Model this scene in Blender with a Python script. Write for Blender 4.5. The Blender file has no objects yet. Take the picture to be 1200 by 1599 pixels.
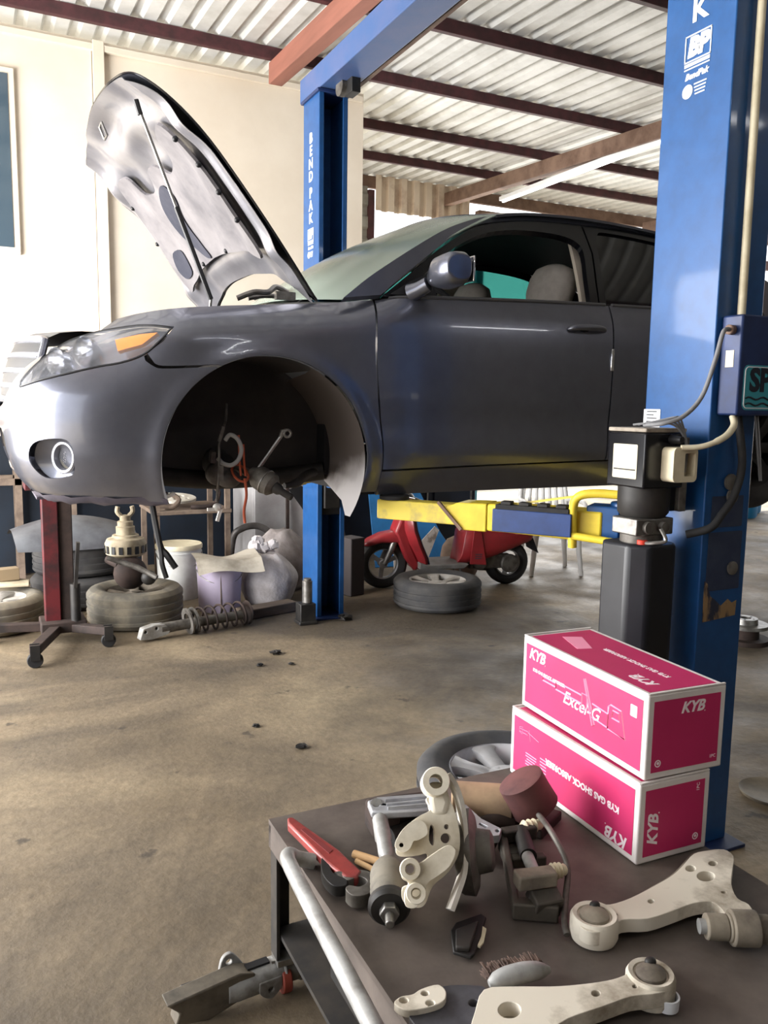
import bpy, bmesh, math, random
from mathutils import Vector, Matrix, Euler
from mathutils.geometry import delaunay_2d_cdt
random.seed(7)
SC = bpy.context.scene
COL = SC.collection
PI = math.pi
V = Vector

# ------------------------------------------------------------------ camera
FPX, YAW, PITCH, ROLL, CAMH = 1284.33, math.radians(26.309), math.radians(7.405), math.radians(.866), 1.46
_f = V((math.sin(YAW), math.cos(YAW), 0)); _r = V((math.cos(YAW), -math.sin(YAW), 0)); _u = V((0, 0, 1))
FWD = _f*math.cos(PITCH) - _u*math.sin(PITCH)
_u2 = _u*math.cos(PITCH) + _f*math.sin(PITCH)
RGT = _r*math.cos(ROLL) + _u2*math.sin(ROLL)
UPV = _u2*math.cos(ROLL) - _r*math.sin(ROLL)
EYE = V((0, 0, CAMH))
cam_d = bpy.data.cameras.new('camera'); cam = bpy.data.objects.new('camera', cam_d); COL.objects.link(cam)
cam.matrix_world = Matrix(((RGT.x, UPV.x, -FWD.x, EYE.x), (RGT.y, UPV.y, -FWD.y, EYE.y), (RGT.z, UPV.z, -FWD.z, EYE.z), (0, 0, 0, 1)))
cam_d.sensor_fit = 'AUTO'; cam_d.sensor_width = 36; cam_d.lens = FPX/1599*36; cam_d.clip_start = .02
SC.camera = cam

# ------------------------------------------------------------------ light
def lin(c): return c/12.92 if c <= .04045 else ((c+.055)/1.055)**2.4
def S(r, g, b): return (lin(r/255), lin(g/255), lin(b/255), 1)
SC.view_settings.view_transform = 'Standard'; SC.view_settings.look = 'None'
SC.view_settings.gamma = 1; SC.view_settings.exposure = EXPOSURE = 0.40
W = bpy.data.worlds.new('daylight'); SC.world = W; W.use_nodes = True
_bg = W.node_tree.nodes['Background']; _bg.inputs[0].default_value = (.92, .95, 1, 1); _bg.inputs[1].default_value = 2.2
def area(name, loc, target, sx, sy, power, col=(1, 1, 1)):
    d = bpy.data.lights.new(name, 'AREA'); d.shape = 'RECTANGLE'; d.size = sx; d.size_y = sy; d.energy = power; d.color = col
    o = bpy.data.objects.new(name, d); COL.objects.link(o); o.location = loc
    o.rotation_euler = (V(target)-V(loc)).to_track_quat('-Z', 'Y').to_euler(); return o
_sun = bpy.data.lights.new('sun', 'SUN'); _sun.energy = 9; _sun.angle = math.radians(.6); _sun.color = (1, .95, .86)
sun = bpy.data.objects.new('sun', _sun); COL.objects.link(sun)
sun.rotation_euler = V((-.25, -.62, -1)).to_track_quat('-Z', 'Y').to_euler()
area('daylight_doorway', (-2.6, 5.0, 1.55), (2.5, 5.5, 1.1), 3.4, 2.6, 430, (1, .985, .97))
area('daylight_gate', (-3.2, 3.4, 1.9), (2, 3.2, .9), 3.0, 3.2, 150, (.98, .985, 1))
area('daylight_yard', (7.6, 10.4, 2.0), (2.5, 3.5, 1.2), 4.5, 3.4, 150, (1, .98, .95))

# ------------------------------------------------------------------ materials
def mat(name, col, rough=.5, metal=0, col2=None, scale=6, lo=.4, hi=.65, bump=0, bscale=None, coat=0, spec=.5, trans=0, ior=1.45, emit=0, alpha=1, coords='Object', detail=6, stretch=None):
    m = bpy.data.materials.new(name); m.use_nodes = True
    nt = m.node_tree; b = nt.nodes['Principled BSDF']
    b.inputs['Base Color'].default_value = col; b.inputs['Roughness'].default_value = rough; b.inputs['Metallic'].default_value = metal
    b.inputs['Coat Weight'].default_value = coat; b.inputs['Coat Roughness'].default_value = .06
    b.inputs['Specular IOR Level'].default_value = spec; b.inputs['Transmission Weight'].default_value = trans; b.inputs['IOR'].default_value = ior
    b.inputs['Alpha'].default_value = alpha
    if emit: b.inputs['Emission Color'].default_value = col; b.inputs['Emission Strength'].default_value = emit
    tc = nt.nodes.new('ShaderNodeTexCoord'); src = tc.outputs[coords]
    if stretch:
        mp = nt.nodes.new('ShaderNodeMapping'); mp.inputs['Scale'].default_value = stretch; nt.links.new(src, mp.inputs[0]); src = mp.outputs[0]
    if col2 is not None:
        n = nt.nodes.new('ShaderNodeTexNoise'); n.inputs['Scale'].default_value = scale; n.inputs['Detail'].default_value = detail; n.inputs['Roughness'].default_value = .62
        nt.links.new(src, n.inputs['Vector'])
        r = nt.nodes.new('ShaderNodeValToRGB'); r.color_ramp.elements[0].position = lo; r.color_ramp.elements[1].position = hi
        r.color_ramp.elements[0].color = col; r.color_ramp.elements[1].color = col2
        nt.links.new(n.outputs['Fac'], r.inputs[0]); nt.links.new(r.outputs[0], b.inputs['Base Color'])
    if bump:
        n2 = nt.nodes.new('ShaderNodeTexNoise'); n2.inputs['Scale'].default_value = bscale or scale*4; n2.inputs['Detail'].default_value = 5
        nt.links.new(src, n2.inputs['Vector'])
        bp = nt.nodes.new('ShaderNodeBump'); bp.inputs['Strength'].default_value = bump; bp.inputs['Distance'].default_value = .01
        nt.links.new(n2.outputs['Fac'], bp.inputs['Height']); nt.links.new(bp.outputs[0], b.inputs['Normal'])
    return m

# ------------------------------------------------------------------ objects
def setp(o, label=None, cat=None, group=None, kind=None):
    if label: o['label'] = label
    if cat: o['category'] = cat
    if group: o['group'] = group
    if kind: o['kind'] = kind
    return o
def thing(name, label, cat, loc=(0, 0, 0), rot=(0, 0, 0), group=None):
    o = bpy.data.objects.new(name, None); COL.objects.link(o); o.empty_display_size = .1
    o.location = loc; o.rotation_euler = rot if hasattr(rot, '__len__') else (0, 0, rot)
    return setp(o, label, cat, group)
def link(name, me, parent=None):
    o = bpy.data.objects.new(name, me); COL.objects.link(o)
    if parent: o.parent = parent
    return o
def copy_tree(o, parent=None):
    c = o.copy(); COL.objects.link(c); c.parent = parent
    for ch in list(o.children): copy_tree(ch, c)
    return c

def frame(d, up=V((0, 0, 1))):
    d = d.normalized(); a = up if abs(d.dot(up)) < .97 else V((1, 0, 0))
    x = a.cross(d).normalized(); return x, d.cross(x).normalized(), d
class MB:
    def __init__(s): s.bm = bmesh.new(); s.mi = 0
    def raw(s, vs, fs):
        b = [s.bm.verts.new(v) for v in vs]
        for f in fs:
            try:
                F = s.bm.faces.new([b[i] for i in f]); F.material_index = s.mi
            except ValueError: pass
        return s
    def box(s, c, size, rot=None, taper=1):
        c = V(c); hx, hy, hz = [k/2 for k in size]; R = rot.to_matrix() if isinstance(rot, Euler) else (Euler(rot).to_matrix() if rot else Matrix.Identity(3))
        vs = [c+R@V((x*hx*(taper if z > 0 else 1), y*hy*(taper if z > 0 else 1), z*hz)) for z in (-1, 1) for y in (-1, 1) for x in (-1, 1)]
        return s.raw(vs, [(0, 2, 3, 1), (4, 5, 7, 6), (0, 1, 5, 4), (2, 6, 7, 3), (0, 4, 6, 2), (1, 3, 7, 5)])
    def bar(s, a, b, w, h, up=V((0, 0, 1))):
        a, b = V(a), V(b); x, y, d = frame(b-a, up)
        vs = [p+x*(i*w/2)+y*(j*h/2) for p in (a, b) for j in (-1, 1) for i in (-1, 1)]
        return s.raw(vs, [(0, 2, 3, 1), (4, 5, 7, 6), (0, 1, 5, 4), (2, 6, 7, 3), (0, 4, 6, 2), (1, 3, 7, 5)])
    def tube(s, pts, r, n=10, closed=False, cap=True):
        pts = [V(p) for p in pts]; N = len(pts); rs = r if hasattr(r, '__len__') else [r]*N
        if len(rs) != N: rs = [rs[min(int(i*len(rs)/N), len(rs)-1)] for i in range(N)]
        x = None; rings = []
        for i, p in enumerate(pts):
            if closed: t = pts[(i+1) % N]-pts[i-1]
            else: t = pts[min(i+1, N-1)]-pts[max(i-1, 0)]
            if t.length < 1e-9: t = V((0, 0, 1))
            t.normalize()
            if x is None: x = frame(t)[0]
            x = (x-t*x.dot(t)); x = x.normalized() if x.length > 1e-6 else frame(t)[0]
            y = t.cross(x)
            rings.append([s.bm.verts.new(p+(x*math.cos(2*PI*k/n)+y*math.sin(2*PI*k/n))*rs[i]) for k in range(n)])
        for i in range(N if closed else N-1):
            a, b = rings[i], rings[(i+1) % N]
            for k in range(n):
                F = s.bm.faces.new((a[k], a[(k+1) % n], b[(k+1) % n], b[k])); F.material_index = s.mi
        if cap and not closed:
            for rg in (rings[0][::-1], rings[-1]):
                F = s.bm.faces.new(rg); F.material_index = s.mi
        return s
    def cyl(s, a, b, r, r2=None, n=24, cap=True): return s.tube([a, b], [r, r if r2 is None else r2], n, cap=cap)
    def lathe(s, prof, n=40, M=None, closed=False):
        M = M or Matrix.Identity(4); rings = []
        for r, z in prof:
            if r < 1e-6: rings.append([s.bm.verts.new(M@V((0, 0, z)))])
            else: rings.append([s.bm.verts.new(M@V((r*math.cos(2*PI*k/n), r*math.sin(2*PI*k/n), z))) for k in range(n)])
        L = list(zip(rings, rings[1:])) + ([(rings[-1], rings[0])] if closed else [])
        for a, b in L:
            for k in range(n):
                q = [a[k % len(a)], a[(k+1) % len(a)], b[(k+1) % len(b)], b[k % len(b)]]
                u = []
                for v in q:
                    if v not in u: u.append(v)
                if len(u) > 2:
                    try: F = s.bm.faces.new(u); F.material_index = s.mi
                    except ValueError: pass
        return s
    def ball(s, c, r, n=16, M=None):
        rr = r if hasattr(r, '__len__') else (r, r, r); T = Matrix.Translation(c) @ (M or Matrix.Identity(4)) @ Matrix.Diagonal((*rr, 1))
        return s.lathe([(math.sin(PI*i/n), -math.cos(PI*i/n)) for i in range(n+1)], n*2, T)
    def grid(s, rows, closed_u=False):
        R = [[s.bm.verts.new(p) for p in row] for row in rows]
        for a, b in zip(R, R[1:]):
            m = len(a)
            for k in range(m if closed_u else m-1):
                F = s.bm.faces.new((a[k], a[(k+1) % m], b[(k+1) % m], b[k])); F.material_index = s.mi
        return s
    def prism(s, outline, holes=(), h=.01, M=None, z0=0, step=None):
        """extruded flat outline with holes"""
        M = M or Matrix.Identity(4); pts, tris, bd = cdt(outline, holes, step or 1e9)
        n = len(pts)
        vs = [M@V((p[0], p[1], z0+h)) for p in pts]+[M@V((p[0], p[1], z0)) for p in pts]
        fs = [t for t in tris]+[(c+n, b+n, a+n) for a, b, c in tris]+[(b, a, a+n, b+n) for a, b in bd]
        return s.raw(vs, fs)
    def xf(s, M): s.bm.transform(M); return s
    def build(s, name, m, parent=None, ang=38, bevel=0, seg=2, smooth=True, weld=True, subsurf=0, fixn=True):
        if weld: bmesh.ops.remove_doubles(s.bm, verts=s.bm.verts, dist=1e-5)
        if fixn: bmesh.ops.recalc_face_normals(s.bm, faces=s.bm.faces)
        me = bpy.data.meshes.new(name); s.bm.to_mesh(me); s.bm.free()
        for k in (m if isinstance(m, (list, tuple)) else [m]): me.materials.append(k)
        if smooth:
            for p in me.polygons: p.use_smooth = True
            if ang < 180: me.set_sharp_from_angle(angle=math.radians(ang))
        o = link(name, me, parent)
        if bevel:
            bv = o.modifiers.new('bevel', 'BEVEL'); bv.width = bevel; bv.segments = seg; bv.limit_method = 'ANGLE'; bv.angle_limit = math.radians(35); bv.harden_normals = False
        if subsurf:
            sb = o.modifiers.new('sub', 'SUBSURF'); sb.levels = sb.render_levels = subsurf
        return o

def pip(p, poly):
    x, y = p; c = False; j = len(poly)-1
    for i in range(len(poly)):
        xi, yi = poly[i][0], poly[i][1]; xj, yj = poly[j][0], poly[j][1]
        if (yi > y) != (yj > y) and x < (xj-xi)*(y-yi)/(yj-yi)+xi: c = not c
        j = i
    return c
def resample(poly, step):
    out = []
    for a, b in zip(poly, poly[1:]+poly[:1]):
        L = math.hypot(b[0]-a[0], b[1]-a[1]); n = max(1, int(L/step+.5))
        for k in range(n): out.append((a[0]+(b[0]-a[0])*k/n, a[1]+(b[1]-a[1])*k/n))
    return out
def cdt(outline, holes, step):
    """triangulate outline minus holes with a hexagonal fill; returns points, triangles (ccw), boundary edges"""
    ar = sum(a[0]*b[1]-b[0]*a[1] for a, b in zip(outline, list(outline[1:])+[outline[0]]))
    outline = list(outline) if ar > 0 else list(outline)[::-1]
    loops = [resample(l, step) for l in [outline]+[list(h) for h in holes]]
    pts, edges = [], []
    for l in loops:
        b = len(pts); pts += [V(p) for p in l]; edges += [(b+i, b+(i+1) % len(l)) for i in range(len(l))]
    if step < 1e8:
        xs = [p[0] for p in outline]; ys = [p[1] for p in outline]
        cell = {}
        for p in pts: cell.setdefault((int(p.x//step), int(p.y//step)), []).append(p)
        j = 0; y = min(ys)+step/2
        while y < max(ys):
            x = min(xs)+(step/2 if j % 2 else 0)
            while x < max(xs):
                if pip((x, y), outline) and not any(pip((x, y), h) for h in loops[1:]):
                    cx, cy = int(x//step), int(y//step)
                    if all((q.x-x)**2+(q.y-y)**2 > (step*.45)**2 for dx in (-1, 0, 1) for dy in (-1, 0, 1) for q in cell.get((cx+dx, cy+dy), ())):
                        pts.append(V((x, y)))
                x += step
            y += step*.866; j += 1
    pts = [V((p[0], p[1])) for p in pts]
    vo, eo, fo, *_ = delaunay_2d_cdt(pts, edges, [], 0, 1e-7)
    tris = []
    for f in fo:
        c = ((vo[f[0]].x+vo[f[1]].x+vo[f[2]].x)/3, (vo[f[0]].y+vo[f[1]].y+vo[f[2]].y)/3)
        if pip(c, outline) and not any(pip(c, h) for h in loops[1:]):
            a, b, d = (vo[i] for i in f)
            if (b-a).x*(d-a).y-(b-a).y*(d-a).x < 0: f = f[::-1]
            tris.append(tuple(f))
    cnt = {}
    for t in tris:
        for a, b in ((t[0], t[1]), (t[1], t[2]), (t[2], t[0])): cnt[(a, b)] = 1
    bd = [e for e in cnt if (e[1], e[0]) not in cnt]
    return [(p.x, p.y) for p in vo], tris, bd
def skin(name, outline, f, m, parent=None, holes=(), step=.03, thick=.004, out=None, e=1e-4):
    """a curved sheet: outline in (u,v) laid on the surface f(u,v), true surface normals, real thickness; out(p) gives a rough outward direction"""
    pts, tris, bd = cdt(outline, holes, step); n = len(pts); P, N = [], []
    for u, v in pts:
        p = V(f(u, v)); du = V(f(u+e, v))-V(f(u-e, v)); dv = V(f(u, v+e))-V(f(u, v-e)); nn = du.cross(dv)
        nn = nn.normalized() if nn.length > 1e-14 else V((0, 0, 1))
        P.append(p); N.append(nn)
    sg = 1
    if out is not None and sum(N[i].dot(V(out(P[i]))) for i in range(0, n, max(1, n//40))) < 0: sg = -1
    N = [k*sg for k in N]
    fs = [t if sg > 0 else t[::-1] for t in tris]
    faces = list(fs)+[(c+n, b+n, a+n) for a, b, c in fs]+[((b, a, a+n, b+n) if sg > 0 else (a, b, b+n, a+n)) for a, b in bd]
    me = bpy.data.meshes.new(name); me.from_pydata([tuple(p) for p in P]+[tuple(p-k*thick) for p, k in zip(P, N)], [], faces); me.materials.append(m)
    for p in me.polygons: p.use_smooth = True
    nt = len(tris); ln = []
    for i, p in enumerate(me.polygons):
        for vi in p.vertices: ln.append(tuple(N[vi]) if i < nt else (tuple(-N[vi-n]) if i < 2*nt else tuple(p.normal)))
    me.normals_split_custom_set(ln)
    return link(name, me, parent)
def crom(pts, n=8, closed=False):
    out = []; N = len(pts)
    for i in range(N if closed else N-1):
        g = lambda k: pts[k % N] if closed else pts[min(max(k, 0), N-1)]
        p0, p1, p2, p3 = g(i-1), g(i), g(i+1), g(i+2)
        for j in range(n):
            t = j/n
            out.append(tuple(.5*((2*b)+(-a+c)*t+(2*a-5*b+4*c-d)*t*t+(-a+3*b-3*c+d)*t**3) for a, b, c, d in zip(p0, p1, p2, p3)))
    if not closed: out.append(tuple(pts[-1]))
    return out
def arc(cx, cy, r, a0, a1, n=24, ry=None): return [(cx+r*math.cos(math.radians(a0+(a1-a0)*i/n)), cy+(ry or r)*math.sin(math.radians(a0+(a1-a0)*i/n))) for i in range(n+1)]
def circ(cx, cy, r, n=24, ry=None): return arc(cx, cy, r, 0, 360, n, ry)[:-1]
def rrect(w, h, r, cx=0, cy=0, n=6):
    o = []
    for sx, sy, a in ((1, -1, -90), (1, 1, 0), (-1, 1, 90), (-1, -1, 180)): o += arc(cx+sx*(w/2-r), cy+sy*(h/2-r), r, a, a+90, n)
    return o
def letters(name, txt, size, m, parent, M, shear=0, bold=0, ext=.0006, align='CENTER', xs=1):
    c = bpy.data.curves.new(name, 'FONT'); c.body = txt; c.size = size; c.shear = shear; c.offset = bold; c.extrude = ext; c.align_x = align; c.align_y = 'CENTER'; c.resolution_u = 3; c.fill_mode = 'BOTH'
    t = bpy.data.objects.new(name, c); COL.objects.link(t); bpy.context.view_layer.update()
    me = bpy.data.meshes.new_from_object(t.evaluated_get(bpy.context.evaluated_depsgraph_get())); bpy.data.objects.remove(t)
    me.transform(M @ Matrix.Diagonal((xs, 1, 1, 1))); me.materials.clear(); me.materials.append(m); me.name = name
    return link(name, me, parent)
def join_parts(name, objs, parent=None):
    """several meshes become ONE printed part"""
    bm = bmesh.new()
    for o in objs: bm.from_mesh(o.data)
    me = bpy.data.meshes.new(name); bm.to_mesh(me); bm.free()
    for k in objs[0].data.materials: me.materials.append(k)
    p = objs[0].parent if parent is None else parent
    for o in objs: bpy.data.objects.remove(o)
    return link(name, me, p)
def basis(o, x, y, z=None):
    x = V(x).normalized(); y = V(y).normalized(); z = V(z) if z else x.cross(y)
    return Matrix(((x.x, y.x, z.x, o[0]), (x.y, y.y, z.y, o[1]), (x.z, y.z, z.z, o[2]), (0, 0, 0, 1)))
def at(px, py, z=0):
    d = FWD+RGT*((px-600)/FPX)-UPV*((py-799.5)/FPX); return EYE+d*((z-CAMH)/d.z)
# ================================================================== THE SETTING
m_floor = bpy.data.materials.new('oily_concrete'); m_floor.use_nodes = True
def _floor():
    nt = m_floor.node_tree; b = nt.nodes['Principled BSDF']; L = nt.links.new
    tc = nt.nodes.new('ShaderNodeTexCoord')
    def noise(sc, det, ro=.6, dist=0):
        n = nt.nodes.new('ShaderNodeTexNoise'); n.inputs['Scale'].default_value = sc; n.inputs['Detail'].default_value = det; n.inputs['Roughness'].default_value = ro; n.inputs['Distortion'].default_value = dist
        L(tc.outputs['Object'], n.inputs['Vector']); return n.outputs['Fac']
    def ramp(src, *st):
        r = nt.nodes.new('ShaderNodeValToRGB'); e = r.color_ramp.elements
        while len(e) < len(st): e.new(.5)
        for k, (p, c) in enumerate(st): e[k].position = p; e[k].color = c
        L(src, r.inputs[0]); return r.outputs[0]
    def mix(f, a, c, mode='MIX'):
        m = nt.nodes.new('ShaderNodeMix'); m.data_type = 'RGBA'; m.blend_type = mode
        if isinstance(f, float): m.inputs[0].default_value = f
        else: L(f, m.inputs[0])
        L(a, m.inputs[6]); L(c, m.inputs[7]); return m.outputs[2]
    base = ramp(noise(.9, 8, .62, .5), (.30, S(82, 72, 58)), (.5, S(116, 102, 82)), (.72, S(152, 136, 109)))
    fine = ramp(noise(26, 6, .7), (.3, (.74, .74, .74, 1)), (.7, (1.12, 1.12, 1.12, 1)))
    c = mix(1.0, base, fine, 'MULTIPLY')
    oil = ramp(noise(.62, 7, .6, .9), (.46, (0, 0, 0, 1)), (.60, (1, 1, 1, 1)))
    dark = nt.nodes.new('ShaderNodeRGB'); dark.outputs[0].default_value = S(52, 45, 38)
    c = mix(ramp(oil, (0, (0, 0, 0, 1)), (1, (.72, .72, .72, 1))), c, dark.outputs[0])
    spots = ramp(noise(5.5, 4, .55), (.655, (0, 0, 0, 1)), (.70, (.65, .65, .65, 1)))
    drk2 = nt.nodes.new('ShaderNodeRGB'); drk2.outputs[0].default_value = S(34, 30, 27)
    c = mix(spots, c, drk2.outputs[0])
    L(c, b.inputs['Base Color'])
    L(ramp(noise(2.2, 5), (.35, (.5, .5, .5, 1)), (.7, (.85, .85, .85, 1))), b.inputs['Roughness'])
    bp = nt.nodes.new('ShaderNodeBump'); bp.inputs['Strength'].default_value = .35; bp.inputs['Distance'].default_value = .01
    L(noise(30, 6), bp.inputs['Height']); L(bp.outputs[0], b.inputs['Normal'])
_floor()
m_ground = mat('pale_yard', S(214, 206, 190), .9, col2=S(188, 178, 160), scale=.6, bump=.2)
m_wall = mat('cream_sheet_wall', S(234, 224, 208), .55, col2=S(222, 210, 192), scale=1.2, lo=.35, hi=.7)
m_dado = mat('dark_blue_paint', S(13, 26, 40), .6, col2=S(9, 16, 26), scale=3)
m_roof = mat('galvanised_roof_sheet', S(212, 213, 211), .5, .05, col2=S(184, 184, 180), scale=2.5, lo=.4, hi=.7)
m_purlin = mat('oxide_red_steel', S(78, 42, 46), .65, col2=S(58, 34, 36), scale=9)
m_timber = mat('faded_red_beam', S(150, 98, 84), .75, col2=S(118, 78, 66), scale=3, stretch=(1, .12, 1))
m_brownbeam = mat('brown_beam', S(128, 104, 90), .7, col2=S(96, 74, 62), scale=4)
m_clad = mat('grey_cladding', S(176, 176, 170), .6, .1, col2=S(140, 138, 130), scale=3)
m_pale = mat('pale_render', S(228, 230, 232), .8, col2=S(214, 216, 220), scale=.5)
m_glassdark = mat('window_glass', S(70, 86, 98), .08, 0, spec=.6)
def struct(o): o['kind'] = 'structure'; return o
WY, RS, RZ = 7.5, .05, 4.396                 # back wall, roof pitch, roof height at the wall
def roofz(y): return RZ+RS*(y-WY)
struct(MB().box((5.2, 3.45, -.06), (18.8, 14.9, .12)).build('floor', m_floor))
struct(MB().box((4, 16, -.14), (90, 90, .1)).build('ground', m_ground))
# back wall: sheets with cover strips, blue below
w = MB(); w.box((.55, WY+.06, 2.2), (5.75, .12, 4.36)); struct(w.build('wall_back', m_wall))
w = MB(); w.box((-.68, WY-.01, 2.72), (3.3, .02, 3.24)); struct(w.build('trim_1', m_wall, bevel=.004))
w = MB(); w.box((1.02, WY-.03, 2.72), (.09, .05, 3.3)); w.box((.55, WY-.03, roofz(WY)-.08), (5.7, .04, .05)); struct(w.build('trim_2', m_wall, bevel=.004))
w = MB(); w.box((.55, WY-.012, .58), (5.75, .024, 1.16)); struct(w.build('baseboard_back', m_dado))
wf = struct(MB().box((-.05, WY-.03, 3.33), (.86, .05, 1.42)).build('window_1', m_wall, bevel=.006))
p = MB().box((-.05, WY-.058, 3.33), (.76, .008, 1.32)).build('pane', m_glassdark, wf)
struct(MB().box((5.25, -3.6, 2.0), (18, .12, 4.0)).build('wall_front', mat('front_wall_paint', S(120, 116, 108), .8, col2=S(96, 92, 86), scale=1.5)))
w = MB(); w.box((-3.4, -2.2, 2.1), (.12, 2.8, 4.2)); w.box((-3.4, 7.0, 2.1), (.12, 1.0, 4.2)); w.box((-3.4, 3.0, 4.0), (.12, 9.2, .5)); struct(w.build('wall_left', m_wall))
w = MB(); w.box((14.2, .4, 2.0), (.12, 8, 4.0)); struct(w.build('wall_right', mat('right_wall_paint', S(150, 146, 138), .8)))
# corrugated roof, purlins under it, cross beams under those
prof = []
x = -3.9
while x < 14.4:
    for dx, dz in ((0, 0), (.10, 0), (.125, .035), (.175, .035)): prof.append((x+dx, dz))
    x += .2
rows = [[V((a, y, roofz(y)+b+.05+t)) for a, b in prof] for y, t in ((-3.9, 0), (10.95, 0), (10.95, .004), (-3.9, .004))]
struct(MB().grid(rows).build('ceiling', m_roof, ang=20))
w = MB()
PUR = [-3.2, -1.9, -.6, .7, 2.0, 3.3, 4.62, 5.76, 7.02, 8.39, 9.59]
for i, y in enumerate(PUR):
    struct(MB().box((5.25, y, roofz(y)-.005), (18.2, .05, .10)).build('trim_%d' % (i+3), m_purlin, bevel=.004))
struct(MB().box((5.25, 10.78, roofz(10.78)-.04), (18.2, .06, .16)).build('trim_14', m_brownbeam))
def rafter(n, x, y0, y1, m, ww=.12, hh=.17, drop=.15): return struct(MB().bar((x, y0, roofz(y0)-drop), (x, y1, roofz(y1)-drop), ww, hh).build('trim_%d' % n, m, bevel=.006))
rafter(15, 2.40, -3.5, 7.06, m_timber)
rafter(16, 6.22, -3.5, 10.7, m_brownbeam)
rafter(18, 10.0, -3.5, 10.7, m_brownbeam)
rafter(17, -1.4, -3.5, 7.5, m_timber)
# far edge of the shed: column, cladding, hanging fascia, teal posts
struct(MB().box((5.02, 10.72, 2.2), (.09, .09, 4.4)).build('pillar_1', m_purlin, bevel=.005))
def ribbed(x0, x1, y, z0, z1, pitch=.22, dep=.035, horiz=False):
    pr = []; 
    a, b = (z0, z1) if horiz else (x0, x1); t = a
    while t < b:
        for dx, dy in ((0, 0), (pitch*.45, 0), (pitch*.55, dep), (pitch*.9, dep)): pr.append((min(t+dx, b), dy))
        t += pitch
    if horiz: return [[V((xx, y+d+k, tt)) for tt, d in pr] for xx, k in ((x0, 0), (x1, 0), (x1, .003), (x0, .003))]
    return [[V((tt, y+d+k, zz)) for tt, d in pr] for zz, k in ((z0, 0), (z1, 0), (z1, .003), (z0, .003))]
struct(MB().grid(ribbed(3.42, 4.98, 10.7, 0, 4.45, .3, .03, True)).build('wall_far', m_clad, ang=20))
struct(MB().grid(ribbed(5.07, 6.62, 10.66, 4.13, 4.60, .2, .05)).build('trim_21', mat('rusty_fascia', S(222, 208, 190), .7, col2=S(176, 150, 130), scale=3, lo=.5, hi=.75), ang=20))
struct(MB().box((6.86, 10.55, 4.05), (.42, .12, .46)).build('trim_19', m_brownbeam, bevel=.01))
m_teal = mat('teal_paint', S(62, 130, 150), .55, col2=S(52, 104, 122), scale=6)
struct(MB().box((6.86, 10.8, 2.1), (.12, .12, 4.2)).build('pillar_2', m_teal, bevel=.006))
struct(MB().box((6.1, 13.2, 1.75), (.14, .14, 3.5)).build('pillar_3', m_teal, bevel=.006))
struct(MB().box((10.7, 10.72, 4.06), (7.3, .08, .16)).build('trim_20', m_purlin, bevel=.006))
# pale building across the yard
b = thing('yard_building', 'pale building across the sunlit yard beyond the open back', 'building', (9, 19, -.09))
MB().box((0, 0, 2.4), (16, 3, 4.8)).build('wall', m_pale, b)
MB().box((0, -1.6, 4.85), (16.4, 3.6, .14)).build('roof_slab', m_pale, b, bevel=.02)
# ================================================================== THE CAR
def interp(tab,x):
    """monotone cubic table lookup"""
    if x<=tab[0][0]: return tab[0][1]
    if x>=tab[-1][0]: return tab[-1][1]
    n=len(tab)
    for i in range(n-1):
        if x<=tab[i+1][0]: break
    def sl(k): return (tab[k+1][1]-tab[k][1])/(tab[k+1][0]-tab[k][0])
    def m(k):
        if k==0: return sl(0)
        if k==n-1: return sl(n-2)
        a,b=sl(k-1),sl(k)
        return 0 if a*b<=0 else 2*a*b/(a+b)
    h=tab[i+1][0]-tab[i][0];t=(x-tab[i][0])/h
    return (tab[i][1]*(2*t**3-3*t*t+1)+tab[i+1][1]*(-2*t**3+3*t*t)+h*m(i)*(t**3-2*t*t+t)+h*m(i+1)*(t**3-t*t))
def sstep(a,b,x):
    t=min(max((x-a)/(b-a),0),1);return t*t*(3-2*t)
PLAN=[(.088,0),(.092,.2),(.102,.42),(.129,.57),(.197,.69),(.33,.790),(.53,.860),(.76,.895),(1.0,.905),(1.5,.91),(2.2,.912),(3.0,.91),(3.7,.903),(4.15,.885),(4.45,.84),(4.65,.74),(4.755,.58),(4.80,.35),(4.81,0)]
_pl=crom(PLAN,24); _s=[0]
for a,b in zip(_pl,_pl[1:]): _s.append(_s[-1]+math.hypot(a[0]-b[0],a[1]-b[1]))
_q0=next(s-p[0] for s,p in zip(_s,_pl) if p[0]>=1.0)
QF=_s[0]-_q0; QR=_s[-1]-_q0
def plan(q):
    s=q+_q0; s=min(max(s,0),_s[-1]-1e-6)
    lo,hi=0,len(_s)-1
    while hi-lo>1:
        m=(lo+hi)//2
        if _s[m]<=s: lo=m
        else: hi=m
    t=(s-_s[lo])/(_s[hi]-_s[lo]); a,b=_pl[lo],_pl[hi]
    def tan(k):
        p,r=_pl[max(k-1,0)],_pl[min(k+1,len(_pl)-1)];l=math.hypot(r[0]-p[0],r[1]-p[1]);return ((r[0]-p[0])/l,(r[1]-p[1])/l)
    ta,tb=tan(lo),tan(hi); tx=ta[0]+(tb[0]-ta[0])*t; ty=ta[1]+(tb[1]-ta[1])*t
    return a[0]+(b[0]-a[0])*t,a[1]+(b[1]-a[1])*t,ty,-tx   # x,y,nx,ny (inward normal)
SIDE=[(.15,.07),(.20,.042),(.27,.016),(.34,.006),(.45,.010),(.56,.003),(.68,0),(.78,.004),(.88,.016),(.95,.036),(1.02,.062)]
FRONT=[(.15,.13),(.19,.075),(.25,.035),(.34,.008),(.45,0),(.53,.006),(.58,.022),(.65,.062),(.72,.115),(.78,.18),(.85,.30)]
REAR=[(.15,.12),(.2,.08),(.3,.02),(.45,0),(.6,.01),(.68,.05),(.8,.07),(.95,.10),(1.02,.14)]
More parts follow.
